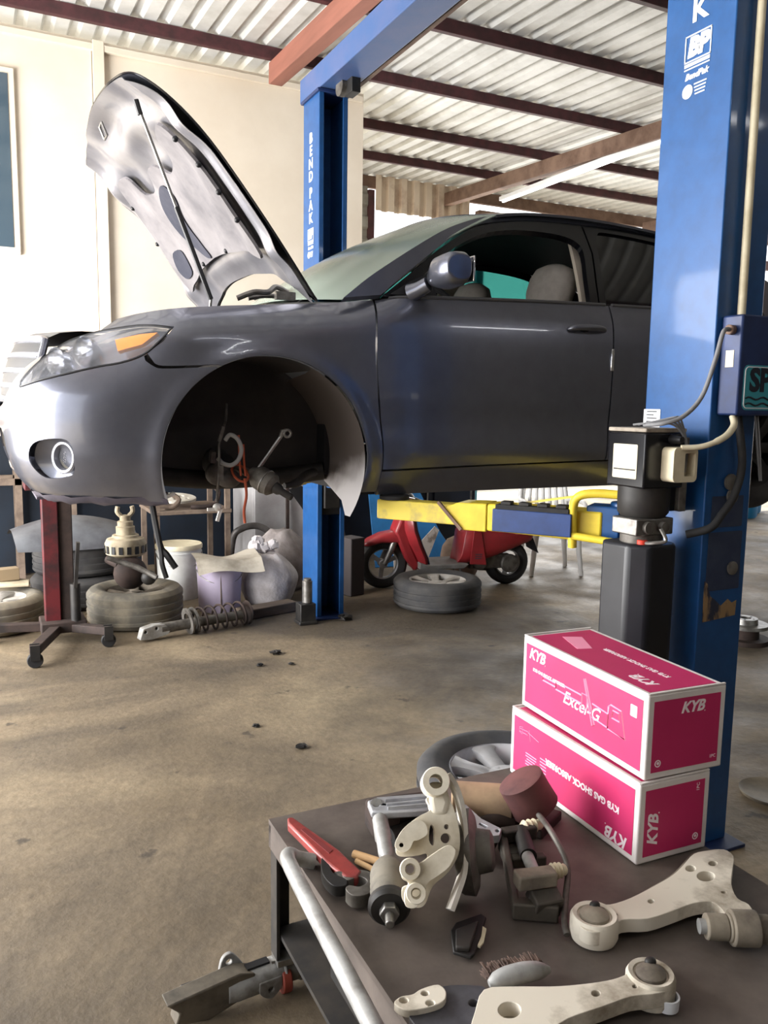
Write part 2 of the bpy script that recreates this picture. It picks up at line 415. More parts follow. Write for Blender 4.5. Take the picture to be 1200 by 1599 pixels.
ZT=[(-.5,.69),(.0,.72),(.20,.765),(.32,.803),(.43,.836),(.55,.852),(.66,.864),(.80,.878),(1.04,.899),(1.28,.921),(1.42,.938),(1.6,.952),(2.58,.988),(3.5,1.0),(4.4,.985),(5.2,.97)]
AX,AZ,AR=.987,.30,.400
RX=3.762
def body(q,z):
    x,y,nx,ny=plan(q)
    wf=1-sstep(.22,.72,q); wr=sstep(4.1,4.6,q)
    d=interp(SIDE,z)
    d=d*(1-wf)+interp(FRONT,z)*wf
    d=d*(1-wr)+interp(REAR,z)*wr
    zt=interp(ZT,q)
    t=(z-(zt-.14))/.14
    if t>0: d+=(.09*(1-sstep(1.25,1.6,q))+.012)*min(t,1.3)**2.2*(1-wf*.6)
    for cx in (AX,RX):
        r=math.hypot(q-cx,z-AZ)
        d-=.012*math.exp(-((r-AR)/.045)**2)
    return x+nx*d,y+ny*d,z
def gh(z): return .845-(z-.96)*.5-.25*(z-.96)**2          # half width of the cabin above the belt
m_paint = mat('grey_metallic_paint', S(112, 114, 125), .31, .70, coat=.6, col2=S(104, 106, 117), scale=14, lo=.3, hi=.8)
m_paint_in = mat('grey_paint_inner', S(138, 137, 142), .36, .5, coat=.2, col2=S(118, 117, 123), scale=5)
m_black = mat('black_plastic', S(24, 24, 27), .5)
m_blackgloss = mat('black_gloss', S(16, 16, 20), .18)
m_rubber = mat('black_rubber', S(30, 30, 32), .75, col2=S(44, 43, 42), scale=10)
m_chrome = mat('chrome', S(225, 226, 230), .12, 1)
m_steel = mat('bare_steel', S(150, 148, 144), .4, .85, col2=S(112, 108, 104), scale=18)
m_dirtysteel = mat('dirty_steel', S(118, 114, 108), .6, .5, col2=S(74, 69, 64), scale=14)
m_liner = mat('arch_liner_plastic', S(42, 40, 41), .8, col2=S(58, 54, 52), scale=4)
m_dusty = mat('dusty_splash_shield', S(70, 62, 58), .85)
def _dust(m):          # pale dried mud over the lower rear of the shield, with a ragged edge
    nt = m.node_tree; L = nt.links.new; tc = nt.nodes.new('ShaderNodeTexCoord'); sx = nt.nodes.new('ShaderNodeSeparateXYZ'); L(tc.outputs['Object'], sx.inputs[0])
    n = nt.nodes.new('ShaderNodeTexNoise'); n.inputs['Scale'].default_value = 7; n.inputs['Detail'].default_value = 6; L(tc.outputs['Object'], n.inputs['Vector'])
    a = nt.nodes.new('ShaderNodeMath'); a.operation = 'MULTIPLY_ADD'; a.inputs[1].default_value = .22; L(n.outputs['Fac'], a.inputs[0]); L(sx.outputs['Z'], a.inputs[2])
    b = nt.nodes.new('ShaderNodeMath'); b.operation = 'MULTIPLY_ADD'; b.inputs[1].default_value = .25; L(sx.outputs['Y'], b.inputs[0]); L(a.outputs[0], b.inputs[2])
    r = nt.nodes.new('ShaderNodeValToRGB'); e = r.color_ramp.elements; e[0].position = .10; e[0].color = S(172, 168, 168); e[1].position = .24; e[1].color = S(74, 66, 62); L(b.outputs[0], r.inputs[0])
    L(r.outputs[0], nt.nodes['Principled BSDF'].inputs['Base Color'])
_dust(m_dusty)
m_glass = mat('green_tinted_glass', S(34, 86, 80), .04, 0, trans=.85, ior=1.35, alpha=1)
m_wind = mat('painted_haze_windscreen', S(188, 204, 190), .16, 0, spec=.8, alpha=.6)  # milky green reflection haze painted into the glass colour
m_tint = mat('dark_tinted_glass', S(14, 16, 20), .06, 0, spec=.6, alpha=.93)
m_lens = mat('clear_lens', S(225, 227, 234), .06, 0, trans=.85, ior=1.12, alpha=.38)
m_reflector = mat('lamp_reflector', S(176, 178, 188), .25, .8)
m_amber = mat('amber_lens', S(252, 150, 14), .22, 0, coat=.5)
m_fabric = mat('beige_seat_fabric', S(214, 206, 198), .9, col2=S(198, 190, 182), scale=20)
m_trim = mat('beige_trim', S(182, 172, 158), .7)
m_dash = mat('dark_dash', S(34, 34, 38), .7)
m_orange = mat('orange_cord', S(176, 84, 56), .8)
m_whitep = mat('white_plastic', S(226, 224, 218), .5)
m_pad = mat('hood_pad', S(122, 118, 119), .8, col2=S(94, 91, 94), scale=4, bump=.3)
m_stain = mat('torn_pad', S(44, 46, 58), .9, col2=S(58, 58, 68), scale=8)

car = thing('sedan', 'dark grey sedan with open hood and no front wheel raised on the lift', 'car', (-.007, 3.851, CAMH-.525))
def side(s, f): return lambda u, v: (lambda p: (p[0], p[1]*s, p[2]))(f(u, v))
def carout(p): return (p[0]-2.4)*.15 if abs(p[1]) > .5 else (p[0]-2.4), p[1]*3, .2
CDX = .004
archF = lambda a0, a1, r=AR, n=30: arc(AX, AZ, r, a0, a1, n)
archR = lambda a0, a1, r=AR, n=30: arc(RX, AZ, r, a0, a1, n)
zt = lambda q: interp(ZT, q)
LAMP_TOP = [(.635, .785), (.575, .792), (.51, .794), (.417, .785), (.274, .767), (.132, .732), (.06, .662), (.018, .59)]
LAMP_LOW = [(.030, .572), (.08, .581), (.135, .593), (.265, .621), (.363, .643), (.457, .66), (.536, .69), (.59, .735)]
for s in (-1, 1):
    B = side(s, body)
    G = lambda x, z, s=s: (x, s*gh(z), z)
    out = lambda p, s=s: ((-1 if p[0] < .6 else (1 if p[0] > 4.3 else 0)), s*1.0, .1)
    # fender
    poly = [(.548, .694), (.605, .737), (.644, .79), (.58, .798), (.51, .800), (.43, .792), (.34, .782), (.345, .79)]+[(q, zt(q)) for q in (.40, .5, .6, .68, .75, .85, .95, 1.05, 1.15, 1.25, 1.35, 1.40)]+crom([(1.437, .936), (1.418, .82), (1.415, .70), (1.426, .58), (1.438, .48), (1.452, .37), (1.455, .27), (1.45, .175)], 4)+archF(-18, 117)+crom([(.79, .661), (.70, .655), (.60, .651), (.572, .66)], 3)
    fender = skin('fender', poly, B, m_paint, car, step=.024, thick=.012, out=out)
    # bumper cover
    hole = crom([(.133, .377), (.20, .390), (.262, .386), (.284, .345), (.275, .270), (.22, .250), (.15, .246), (.105, .268), (.08, .306), (.095, .35)], 5, True)
    top = crom(LAMP_LOW[::-1], 4)
    poly = [(QF, .19), (-.3, .182), (0, .178), (.28, .172), (.45, .166), (.60, .160)]+archF(202, 119.5)+crom([(.785, .651), (.70, .646), (.60, .641), (.57, .648), (.54, .668)], 3)+[(a, b-.005) for a, b in crom(LAMP_LOW[::-1], 4)][4:]+[(.012, .574), (.03, .64), (.045, .665), (.01, .69), (-.06, .66), (-.12, .56), (-.18, .52), (-.26, .505), (-.4, .495), (QF, .49), (QF, .415), (-.36, .41), (-.25, .385), (-.225, .31), (-.26, .25), (QF, .24)]
    bumper = skin('bumper_cover', poly, B, m_paint, car, [hole], step=.02, thick=.006, out=out)
    # fog lamp recess and lamp
    def rec(u, v, s=s):
        p = V(B(u, v)); x, y, nx, ny = plan(u); t = math.hypot((u-.18)/.115, (v-.315)/.085); k = .06*max(0, 1-t*t*.72)
        return (p.x+nx*k+.004*nx, p.y+s*(ny*k+.004*ny), p.z)
    skin('fog_recess', crom([(a+(a-.18)*.06, b+(b-.315)*.06) for a, b in [(.133, .377), (.20, .390), (.262, .386), (.284, .345), (.275, .270), (.22, .250), (.15, .246), (.105, .268), (.08, .306), (.095, .35)]], 5, True), rec, m_paint if s else m_black, bumper, step=.015, thick=.004, out=out)
    c = V(rec(.232, .322)); fx = V((-.80, s*.60, .02)).normalized()
    a, b, d = frame(fx); M = Matrix.Translation(c+fx*.012) @ Matrix((a, b, d)).transposed().to_4x4()
    fl = MB().lathe([(.036, -.03), (.058, -.02), (.060, .012), (.055, .018), (.047, .016), (.043, -.004)], 36, M).build('fog_lamp', mat('satin_bezel', S(150, 150, 156), .4, .5) if s < 0 else bpy.data.materials['satin_bezel'], car)
    MB().lathe([(.044, -.004), (.03, .004), (0, .007)], 32, M).build('lens', m_lens, fl)
    MB().lathe([(.045, -.012), (.03, -.028), (0, -.034)], 32, M).build('reflector', mat('fog_reflector', S(186, 176, 150), .3, .2) if s < 0 else m_reflector, fl)
    # headlamp
    lp = crom(LAMP_TOP, 5)+crom(LAMP_LOW, 5)
    hl = skin('headlamp', lp, lambda u, v: (lambda p, n: (p[0]+n[2]*.075, p[1]+s*n[3]*.075, p[2]))(B(u, v), plan(u)), m_reflector, car, step=.02, thick=.004, out=out)
    skin('lens', lp, lambda u, v: (lambda p, n: (p[0]-n[2]*.004, p[1]-s*n[3]*.004, p[2]))(B(u, v), plan(u)), m_lens, hl, step=.02, thick=.003, out=out)
    skin('amber_marker', crom([(.425, .742), (.52, .762), (.585, .768), (.53, .725), (.44, .70)], 1, True), lambda u, v: (lambda p, n: (p[0]+n[2]*.004, p[1]+s*n[3]*.004, p[2]))(B(u, v), plan(u)), m_amber, hl, step=.015, thick=.02, out=out)
    for k, (q, z, rr) in enumerate(((.30, .70, .055), (.15, .665, .05))):
        x, y, nx, ny = plan(q); p = V(B(q, z))+V((nx*.06, s*ny*.06, 0)); fx = V((-.85, s*.5, .05)).normalized(); a, b, d = frame(fx)
        M = Matrix.Translation(p) @ Matrix((a, b, d)).transposed().to_4x4()
        MB().lathe([(rr, .035), (rr*.92, .03), (rr*.8, .0), (rr*.4, -.03), (0, -.035)], 28, M).build('projector', m_chrome, hl)
    ed = [V(B(u, v)) for u, v in lp]
    MB().tube(ed, .0045, 6, closed=True).build('lamp_seal', m_black, hl)
    # doors
    fd = skin('front_door', crom([(1.461, .268), (1.80, .276), (2.2, .284), (2.596, .29)], 3)+crom([(2.600, .31), (2.603, .45), (2.604, .65), (2.608, .8), (2.618, .989)], 4)+[(2.2, .974), (1.8, .958), (1.5, .946)]+crom([(1.445, .936), (1.426, .82), (1.423, .70), (1.434, .58), (1.446, .48), (1.459, .37)], 4), B, m_paint, car, step=.028, thick=.02, out=out)
    rd = skin('rear_door', [(2.604, .29), (3.0, .292), (3.352, .297)]+archR(180, 128, .407)+[(3.54, .70), (3.58, .82), (3.62, .998), (3.2, .998), (2.9, .994), (2.626, .99)]+crom([(2.616, .8), (2.612, .65), (2.611, .45), (2.608, .31)], 4), B, m_paint, car, step=.035, thick=.02, out=out)
    MB().tube([(x, s*(abs(V(B(x, interp(ZT, x)-.002)).y)-.004), interp(ZT, x)+.004) for x in [1.5+i*.1 for i in range(12)]], .008, 8).build('belt_moulding', mat('belt_strip', S(96, 96, 98), .4, .3), fd)
    MB().tube([(x, s*(abs(V(B(x, interp(ZT, x)-.002)).y)-.004), interp(ZT, x)+.004) for x in [2.64+i*.1 for i in range(10)]], .008, 8).build('belt_moulding', bpy.data.materials['belt_strip'], rd)
    for dr, x0, z0 in ((fd, 2.36, .868), (rd, 3.34, .878)):
        pts = crom([(x0, .0, z0), (x0+.02, .026, z0+.006), (x0+.09, .036, z0+.010), (x0+.17, .030, z0+.008), (x0+.205, .004, z0+.004)], 5)
        y0 = abs(V(B(x0+.1, z0)).y)
        h = MB().tube([(a, s*(y0+b-.006), c) for a, b, c in pts], [.008+.006*math.sin(PI*i/(len(pts)-1)) for i in range(len(pts))], 10).build('handle', m_paint, dr)
        MB().ball((x0+.085, s*(y0-.012), z0-.004), (.062, .014, .03), 10).build('handle_cup', m_black, dr)
    if s < 0: MB().box((2.603, -(abs(V(body(2.6, .75)).y)+.004), .742), (.016, .008, .10)).build('edge_guard', m_chrome, fd, bevel=.003)
    # door window frames and glass
    win = crom([(1.575, .972), (1.68, 1.056), (1.84, 1.176), (1.96, 1.243), (2.08, 1.292), (2.23, 1.322), (2.40, 1.330), (2.52, 1.322), (2.585, 1.295), (2.597, 1.245), (2.56, 1.12), (2.53, .99)], 3)+[(2.2, .975), (1.9, .968)]
    fr = crom([(1.47, .955), (1.56, 1.018), (1.66, 1.088), (1.815, 1.195), (1.955, 1.277), (2.095, 1.333), (2.32, 1.376), (2.55, 1.392), (2.655, 1.392)], 4)+[(2.645, 1.25), (2.60, 1.1), (2.575, .985), (2.2, .962), (1.8, .952)]
    skin('window_frame', fr, lambda x, z: (x, s*(gh(z)+.004), z), m_blackgloss, fd, [win], step=.03, thick=.03, out=out)
    if s > 0: skin('window_glass', win, lambda x, z: (x, s*(gh(z)-.012), z), m_glass, fd, step=.05, thick=.004, out=out)
    rwin = crom([(2.625, 1.0), (2.655, 1.13), (2.70, 1.29), (2.735, 1.355), (2.80, 1.372), (3.1, 1.355), (3.3, 1.315), (3.45, 1.24), (3.56, 1.10), (3.60, 1.015)], 4)
    rfr = [(2.582, .985), (2.61, 1.1), (2.655, 1.25), (2.665, 1.392), (2.9, 1.402), (3.15, 1.388), (3.36, 1.34), (3.54, 1.23), (3.64, 1.09), (3.67, .99)]
    skin('window_frame', rfr, lambda x, z: (x, s*(gh(z)+.004), z), m_blackgloss, rd, [rwin], step=.04, thick=.03, out=out)
    skin('window_glass', rwin, lambda x, z: (x, s*(gh(z)-.008), z), m_tint if s < 0 else m_glass, rd, step=.06, thick=.004, out=out)
    # body side frame: pillar, roof rail, rear pillar
    outer = crom([(1.30, .935), (1.42, 1.022), (1.54, 1.098), (1.69, 1.188), (1.85, 1.277), (1.98, 1.333), (2.12, 1.378), (2.35, 1.418), (2.7, 1.432), (3.1, 1.415), (3.4, 1.372), (3.7, 1.27), (3.95, 1.14), (4.15, 1.02), (4.2, .985)], 4)
    inner = crom([(3.69, .99), (3.66, 1.09), (3.56, 1.235), (3.38, 1.348), (3.16, 1.395), (2.9, 1.408), (2.55, 1.398), (2.32, 1.383), (2.09, 1.34), (1.95, 1.284), (1.81, 1.202), (1.655, 1.095), (1.555, 1.025), (1.465, .958)], 4)
    skin('body_side_frame', outer+inner, lambda x, z: (x, s*gh(z), z), m_paint, car, step=.03, thick=.03, out=out)
    # quarter panel, sill, rear bumper, tail lamp
    skin('quarter_panel', [(3.628, .998), (3.588, .82), (3.548, .70), (3.515, .618)]+archR(127, 45)+[(4.30, .62), (4.72, .62), (4.68, .72), (4.62, .86), (4.62, .955), (4.2, .975), (3.9, .99)], B, m_paint, car, step=.04, thick=.01, out=out)
    skin('rear_bumper', archR(44, -20)+[(4.3, .17), (4.8, .18), (QR, .19), (QR, .62), (4.9, .615), (4.4, .612)], B, m_paint, car, step=.05, thick=.008, out=out)
    skin('tail_lamp', [(4.725, .628), (5.02, .64), (5.06, .80), (5.0, .90), (4.63, .90), (4.63, .86), (4.685, .72)], B, mat('tail_lamp_red', S(150, 20, 24), .12, coat=.5) if s < 0 else bpy.data.materials['tail_lamp_red'], car, step=.05, thick=.02, out=out)
    skin('sill', [(1.458, .16), (2.4, .165), (3.39, .165), (3.362, .24), (3.358, .288), (2.6, .282), (2.0, .272), (1.463, .258)], lambda u, v: (lambda p, n: (p[0], p[1]+s*n[3]*.012, p[2]))(B(u, v), plan(u)), m_paint, car, step=.04, thick=.012, out=out)
    # mirror
    mp = V((1.680, s*1.0, 1.032))
    mir = MB()
    rows = []
    for i in range(13):
        t = i/12; y = -.11+.24*t; hz = (.032+.030*min(1, t*2.2))*(1-max(0, t-.86)**2*14); hx = .034+.05*min(1, t*2)*(1-max(0, t-.8)*1.6)
        rows.append([mp+V((hx*math.copysign(abs(math.cos(a))**.7, math.cos(a))*(1 if math.cos(a) < 0 else .55)-.01*t, s*y, hz*math.copysign(abs(math.sin(a))**.75, math.sin(a))+.012*t)) for a in [2*PI*k/28 for k in range(28)]])
    mir.grid(rows, True); mir.bm.faces.new([v for v in mir.bm.verts][-28:]); mir.bm.faces.new([v for v in mir.bm.verts][:28][::-1])
    mir = mir.build('mirror', m_paint, car, ang=60, bevel=.004)
    MB().box(mp+V((.045, s*.02, .012)), (.008, .20, .095)).build('mirror_glass', m_chrome, mir, bevel=.003)
    MB().tube([(1.60, s*.84, .972), (1.62, s*.87, .985), (1.645, s*.905, 1.005)], [.04, .032, .03], 14).build('mirror_foot', m_paint, mir)
    skin('mirror_sail', [(1.50, .962), (1.72, .966), (1.70, 1.065), (1.60, 1.02)], lambda x, z: (x, s*(gh(z)+.010), z), m_black, mir, step=.04, thick=.012, out=out)
    # wheel arch liners
    sp = archF(198, 62, .398, 36)
    MB().grid([[V((x, s*y, z)) for x, z in sp] for y in (.888, .86, .75, .6, .42)]).build('arch_liner', m_liner, car, fixn=False)
    rows = [[V((x, s*y, z)) for x, z in archF(66-j*3, e, .398, 26)] for j, (y, e) in enumerate(((.888, -33), (.84, -33), (.74, -25), (.58, -19), (.42, -13)))]
    sh = MB().grid(rows); ret = bmesh.ops.solidify(sh.bm, geom=list(sh.bm.faces), thickness=.004); sh.build('splash_shield', m_dusty if s < 0 else m_liner, car)
    sp2 = archR(200, -20, .398, 40)
    MB().grid([[V((x, s*y, z)) for x, z in sp2] for y in (.885, .8, .5)]).build('arch_liner', m_liner, car, fixn=False)
    MB().prism([(AX+.42*math.cos(math.radians(a)), AZ+.42*math.sin(math.radians(a))) for a in range(-5, 201, 5)]+[(.58, .20), (.80, .22), (1.0, .24), (1.22, .22)], h=.01, M=basis((0, s*.42, 0), (1, 0, 0), (0, 0, 1))).build('inner_arch_panel', m_liner, car)
# arch lip highlight trim
# grille between the lamps
gr = MB()
gs = [V(body(q, .60)) for q in (-.17, -.22, -.3, -.4, QF)]
def gpt(q, z, s, off=0):
    x, y, z2 = body(q, z); n = plan(q); return V((x+n[2]*off, s*(y+n[3]*off), z))
def gspan(z, off, n=48):
    if z < .5:
        qs = [-.165-(QF*-1-.165)*i/24 for i in range(25)]
        return [gpt(q, z, -1, off) for q in qs]+[gpt(q, z, 1, off) for q in qs[::-1][1:]]
    ln = interp([(.5, 0), (.60, .012), (.70, .040), (.76, .070), (.85, .14)], z)
    return [V((.094+.34*y*y+ln+off, y, z-.06*y*y)) for y in [-.50+1.0*i/n for i in range(n+1)]]
frame_pts = gspan(.53, 0)+gspan(.765, 0)[::-1]
grille = gr.tube(frame_pts, .014, 8, closed=True).build('grille', m_reflector, car)
for z in (.585, .645, .705):
    MB().grid([gspan(z-.014, .008), gspan(z-.008, -.003), gspan(z+.008, -.001), gspan(z+.014, .010)]).build('grille_bar', m_reflector, grille)
MB().grid([gspan(.52, .004), gspan(.58, .003), gspan(.64, .003), gspan(.70, .003), gspan(.76, .004)]).build('grille_mesh', m_black, grille)
MB().grid([gspan(.768, 0), gspan(.79, .03), gspan(.80, .10), gspan(.80, .24)]).build('radiator_cover', mat('radiator_cover_plastic', S(132, 130, 128), .7, col2=S(108, 105, 102), scale=7), car)
MB().grid([gspan(.235, .05), gspan(.42, .05)]).build('lower_grille', m_black, car)
m = MB()
for z in (.27, .31, .35, .39): m.tube(gspan(z, .04), .006, 6)
m.build('lower_grille_bars', m_black, car)
# undertray below the bumper, floor pan, engine bay, firewall
u = MB(); rows = []
for t in range(15):
    q = -.3+t*.065; a = V(body(q, .18)); n = plan(q)
    rows.append([V((a.x+n[2]*k, -(a.y+n[3]*k), .178-d+.006*math.sin(t*2.1+k*40))) for k, d in ((.0, 0), (.02, .022), (.06, .034), (.3, .03))])
u.grid(rows); rows = [[V((p.x, -p.y, p.z)) for p in r] for r in rows]; u.grid(rows); u.box((.45, 0, .15), (.5, .9, .01))
u.build('undertray', mat('undertray_plastic', S(72, 68, 80), .7, col2=S(96, 90, 98), scale=9), car)
MB().box((2.45, 0, .19), (2.1, 1.62, .06)).box((.75, 0, .205), (.75, .76, .04)).box((4.2, 0, .22), (.9, 1.3, .06)).build('floor_pan', m_black, car)
m_engine = mat('oily_castings', S(52, 49, 47), .6, .4, col2=S(34, 32, 31), scale=8)
MB().box((.85, 0, .50), (.62, .66, .46)).box((.78, .1, .76), (.46, .4, .10)).box((.5, -.36, .68), (.26, .2, .2)).build('engine', m_engine, car, bevel=.03)
MB().box((1.375, 0, .58), (.03, 1.04, .72)).build('firewall', m_black, car)
MB().box((.30, 0, .50), (.05, .9, .40)).build('radiator', m_black, car)
MB().box((3.5, 0, .66), (.04, 1.5, .8)).build('rear_bulkhead', m_black, car)
MB().box((4.62, 0, .55), (.04, 1.1, .6)).build('rear_crossmember', m_black, car)
# cowl, windscreen, roof, rear screen, boot
wb = lambda y: (1.20+.24*abs(y/.80)**2.1, .985-.045*abs(y/.8)**2)
wt = lambda y: (2.02+.13*abs(y/.62)**2, 1.432-.05*abs(y/.62)**2)
def wsf(u, t):
    y0, y1 = u*.80, u*.615; a, b = wb(y0), wt(y1); k = .035*math.sin(PI*t)
    return V((a[0]+(b[0]-a[0])*t-k*.45, y0+(y1-y0)*t, a[1]+(b[1]-a[1])*t+k*.9))
def sheet(name, f, m, nu, nv, th=.004, parent=None, ang=60):
    b = MB().grid([[f(-1+2*i/nu, j/nv) for i in range(nu+1)] for j in range(nv+1)])
    bmesh.ops.recalc_face_normals(b.bm, faces=b.bm.faces); bmesh.ops.solidify(b.bm, geom=list(b.bm.faces), thickness=th); return b.build(name, m, parent or car, ang=ang)
sheet('windscreen', wsf, m_wind, 24, 14)
RAIL = [(2.15, .617, 1.384), (2.35, .600, 1.417), (2.7, .590, 1.432), (3.1, .598, 1.415), (3.42, .625, 1.370)]
CENT = [(2.02, 1.434), (2.3, 1.462), (2.7, 1.470), (3.1, 1.455), (3.48, 1.400)]
def rof(u, t):
    k = t*4; i = min(int(k), 3); r = crom(RAIL, 10)[min(int(t*40), 40)]; c = crom(CENT, 10)[min(int(t*40), 40)]; a = abs(u)**2.3
    return V((c[0]+(r[0]-c[0])*u*u, u*r[1], c[1]+(r[2]-c[1])*a))
sheet('roof', rof, m_paint, 28, 40, .012)
sheet('headliner', lambda u, t: rof(u*.96, t)-V((0, 0, .035)), m_dash, 12, 10, .01)
def rsf(u, t):
    a = (3.50-.06*u*u, 1.398-.03*u*u, .615); b = (4.12+.04*u*u, 1.025-.01*u*u, .74); k = .03*math.sin(PI*t)
    return V((a[0]+(b[0]-a[0])*t+k*.5, u*(a[2]+(b[2]-a[2])*t), a[1]+(b[1]-a[1])*t+k))
sheet('rear_screen', rsf, m_tint, 20, 12)
sheet('boot_lid', lambda u, t: V((4.13+.48*t-.03*u*u*t, u*(.80-.09*t), 1.015-.035*t-.05*abs(u)**3)), m_paint, 20, 10, .02)
sheet('boot_face', lambda u, t: V((4.63+.10*t-.03*u*u, u*.62, .975-.34*t)), m_paint, 20, 10, .02)
MB().grid([[V((wb(y)[0]-dx, y, wb(y)[1]-dz)) for y in [-.8+.08*i for i in range(21)]] for dx, dz in ((-.01, .012), (.05, .02), (.13, .035), (.17, .09))]).build('cowl', m_black, car)
wp = MB().tube([(1.18, -.52, .985), (1.20, -.42, 1.005), (1.27, -.1, 1.03)], [.014, .011, .007], 8).build('wiper_arm', m_steel, car)
MB().tube([(1.25, -.30, 1.03), (1.30, .0, 1.05), (1.28, .22, 1.04)], .006, 6).build('wiper_blade', m_black, wp)
m = MB()
m.tube(crom([(.94, -.64, .93), (1.0, -.66, .955), (1.06, -.66, .96), (1.10, -.64, .985), (1.15, -.64, .965)], 5), .011, 8).box((1.13, -.66, .95), (.08, .03, .03)).tube(crom([(.99, -.62, .935), (1.06, -.62, .95), (1.16, -.62, .95)], 4), .009, 8)
m.build('hood_hinge', m_steel, car)
MB().box((1.13, .66, .95), (.14, .03, .03)).build('hood_hinge', m_steel, car)
# seats, dash, wheel
for y in (-.38, .38):
    st = MB(); rows = []
    for i in range(17):
        t = i/16; z = .42+t*.58; w = .25-.05*max(0, t-.55)**1.5*2; xx = 2.28+t*.30
        rows.append([V((xx+.075*math.copysign(abs(math.cos(a))**.8, math.cos(a)), y+w*math.copysign(abs(math.sin(a))**.55, math.sin(a)), z)) for a in [2*PI*k/24 for k in range(24)]])
    st.grid(rows, True); vs = list(st.bm.verts); st.bm.faces.new(vs[:24]); st.bm.faces.new(vs[-24:][::-1])
    seat = st.build('front_seat', m_fabric, car, ang=80, bevel=.03, seg=3)
    MB().box((2.06, y, .42), (.52, .50, .16)).build('seat_cushion', m_fabric, seat, bevel=.05, seg=3)
    hd = MB(); M = Matrix.Translation((2.645, y, 1.105)) @ Euler((0, .22, 0)).to_matrix().to_4x4()
    hd.lathe([(0, -.12), (.6, -.117), (.9, -.09), (1, 0), (.96, .06), (.8, .105), (.45, .13), (0, .137)], 28, M @ Matrix.Diagonal((.095, .160, 1, 1)))
    hd.build('headrest', m_fabric, seat)
MB().box((3.36, 0, .72), (.16, 1.2, .56), (0, .2, 0)).box((3.08, 0, .42), (.5, 1.2, .16)).build('rear_seat', m_fabric, car, bevel=.05)
MB().grid([[V((x, y, z)) for y in [-.72+.12*i for i in range(13)]] for x, z in ((1.36, .93), (1.50, .965), (1.68, .955), (1.74, .90), (1.70, .62))]).build('dashboard', m_dash, car)
M = Matrix.Translation((2.02, -.38, .90)) @ Euler((0, 1.15, 0)).to_matrix().to_4x4()
MB().tube([M@V((.185*math.cos(a), .185*math.sin(a), 0)) for a in [2*PI*k/32 for k in range(32)]], .014, 8, closed=True).box(M@V((0, 0, -.02)), (.12, .14, .03), (0, 1.15, 0)).bar(M@V((0, -.18, 0)), M@V((0, .18, 0)), .03, .02).build('steering_wheel', m_dash, car)
for s in (-1, 1):
    skin('pillar_trim', [(2.53, .985), (2.70, .985), (2.73, 1.30), (2.62, 1.35), (2.60, 1.32), (2.585, 1.25)], lambda x, z: (x, s*(gh(z)-.055), z), m_trim, car, step=.05, thick=.02, out=lambda p, s=s: (0, s, 0))
    MB().box((2.1, s*.80, .62), (1.15, .05, .64)).build('door_card', m_trim, car, bevel=.01)
# hood, swung up about its hinge line
HT, HX, HZ = math.radians(50.5), 1.25, .985
HM = Matrix(((-math.cos(HT), 0, math.sin(HT), HX), (0, 1, 0, 0), (math.sin(HT), 0, math.cos(HT), HZ), (0, 0, 0, 1)))   # hood space: u forward, v sideways, w up when shut
def hb(u, v): return .035*math.sin(min(max(u, 0), 1.1)/1.1*PI*.75)-.15*max(0, (u-.55)/.6)**2.4-.050*(abs(v)/.76)**2.6+.012*math.exp(-((abs(v)-.42)/.07)**2)
half = [(.155, 0), (.15, -.2), (.115, -.42), (.045, -.62), (-.03, -.745), (.02, -.765), (.25, -.755), (.55, -.72), (.80, -.695), (.93, -.665), (1.0, -.59), (1.045, -.38), (1.065, -.15), (1.07, 0)]
hs = crom(half, 5); hout = hs+[(a, -b) for a, b in hs[::-1][1:-1]]
hood = skin('hood', hout, lambda u, v: HM@V((u, v, hb(u, v))), m_paint, car, step=.03, thick=.003, out=lambda p: (1, 0, 1))
def inset(poly, k, c=(.55, 0)): return [(c[0]+(a-c[0])*(1-k), c[1]+(b-c[1])*(1-k*.75)) for a, b in poly]
def padd(u, v): return pip((u, v), PADP)
hin = [(a-.006*(a > .5)+.004*(a < .3), b*.992) for a, b in hout]
PADH = [(.30, 0), (.285, -.25), (.24, -.50), (.225, -.60), (.45, -.60), (.70, -.565), (.82, -.50), (.80, -.36), (.70, -.30), (.68, -.16), (.745, -.07), (.76, 0)]
PADP = crom(PADH, 4)+[(a, -b) for a, b in crom(PADH, 4)[::-1][1:-1]]
def rib(u, v):
    b = -.022
    b -= .020*math.exp(-((abs(v)-(.70-.09*max(0, u)))/.035)**2)*(u > .05)
    b -= .016*math.exp(-((u-.205-.05*(1-(abs(v)/.75)**2))/.05)**2)
    b -= .022*math.exp(-((u-.90+.30*abs(v)**2)/.07)**2)+.014*math.exp(-(((u-.72)/.10)**2+((abs(v)-.25)/.11)**2))
    b += .022*math.exp(-(((u-.98)/.05)**2+(v/.24)**2))
    b += .010*math.sin(u*21)*math.sin(v*13)*math.exp(-((u-.85)/.14)**2)
    return b
inner = skin('inner_panel', hin, lambda u, v: HM@V((u, v, hb(u, v)+rib(u, v))), m_paint_in, hood, step=.02, thick=.002, out=lambda p: (-1, 0, -1))
pad = skin('insulation_pad', PADP, lambda u, v: HM@V((u, v, hb(u, v)-.070+.006*math.sin(u*17+v*9)*math.sin(v*11))), m_pad, inner, step=.025, thick=.012, out=lambda p: (-1, 0, -1))
tear = crom([(.66, .10), (.60, .20), (.50, .22), (.40, .18), (.33, .10), (.31, .02), (.38, .04), (.45, .06), (.52, .04), (.60, -.03), (.67, 0)], 4, True)
skin('pad_tear', tear, lambda u, v: HM@V((u, v, hb(u, v)-.0765+.006*math.sin(u*17+v*9)*math.sin(v*11))), m_stain, inner, step=.03, thick=.003, out=lambda p: (-1, 0, -1))
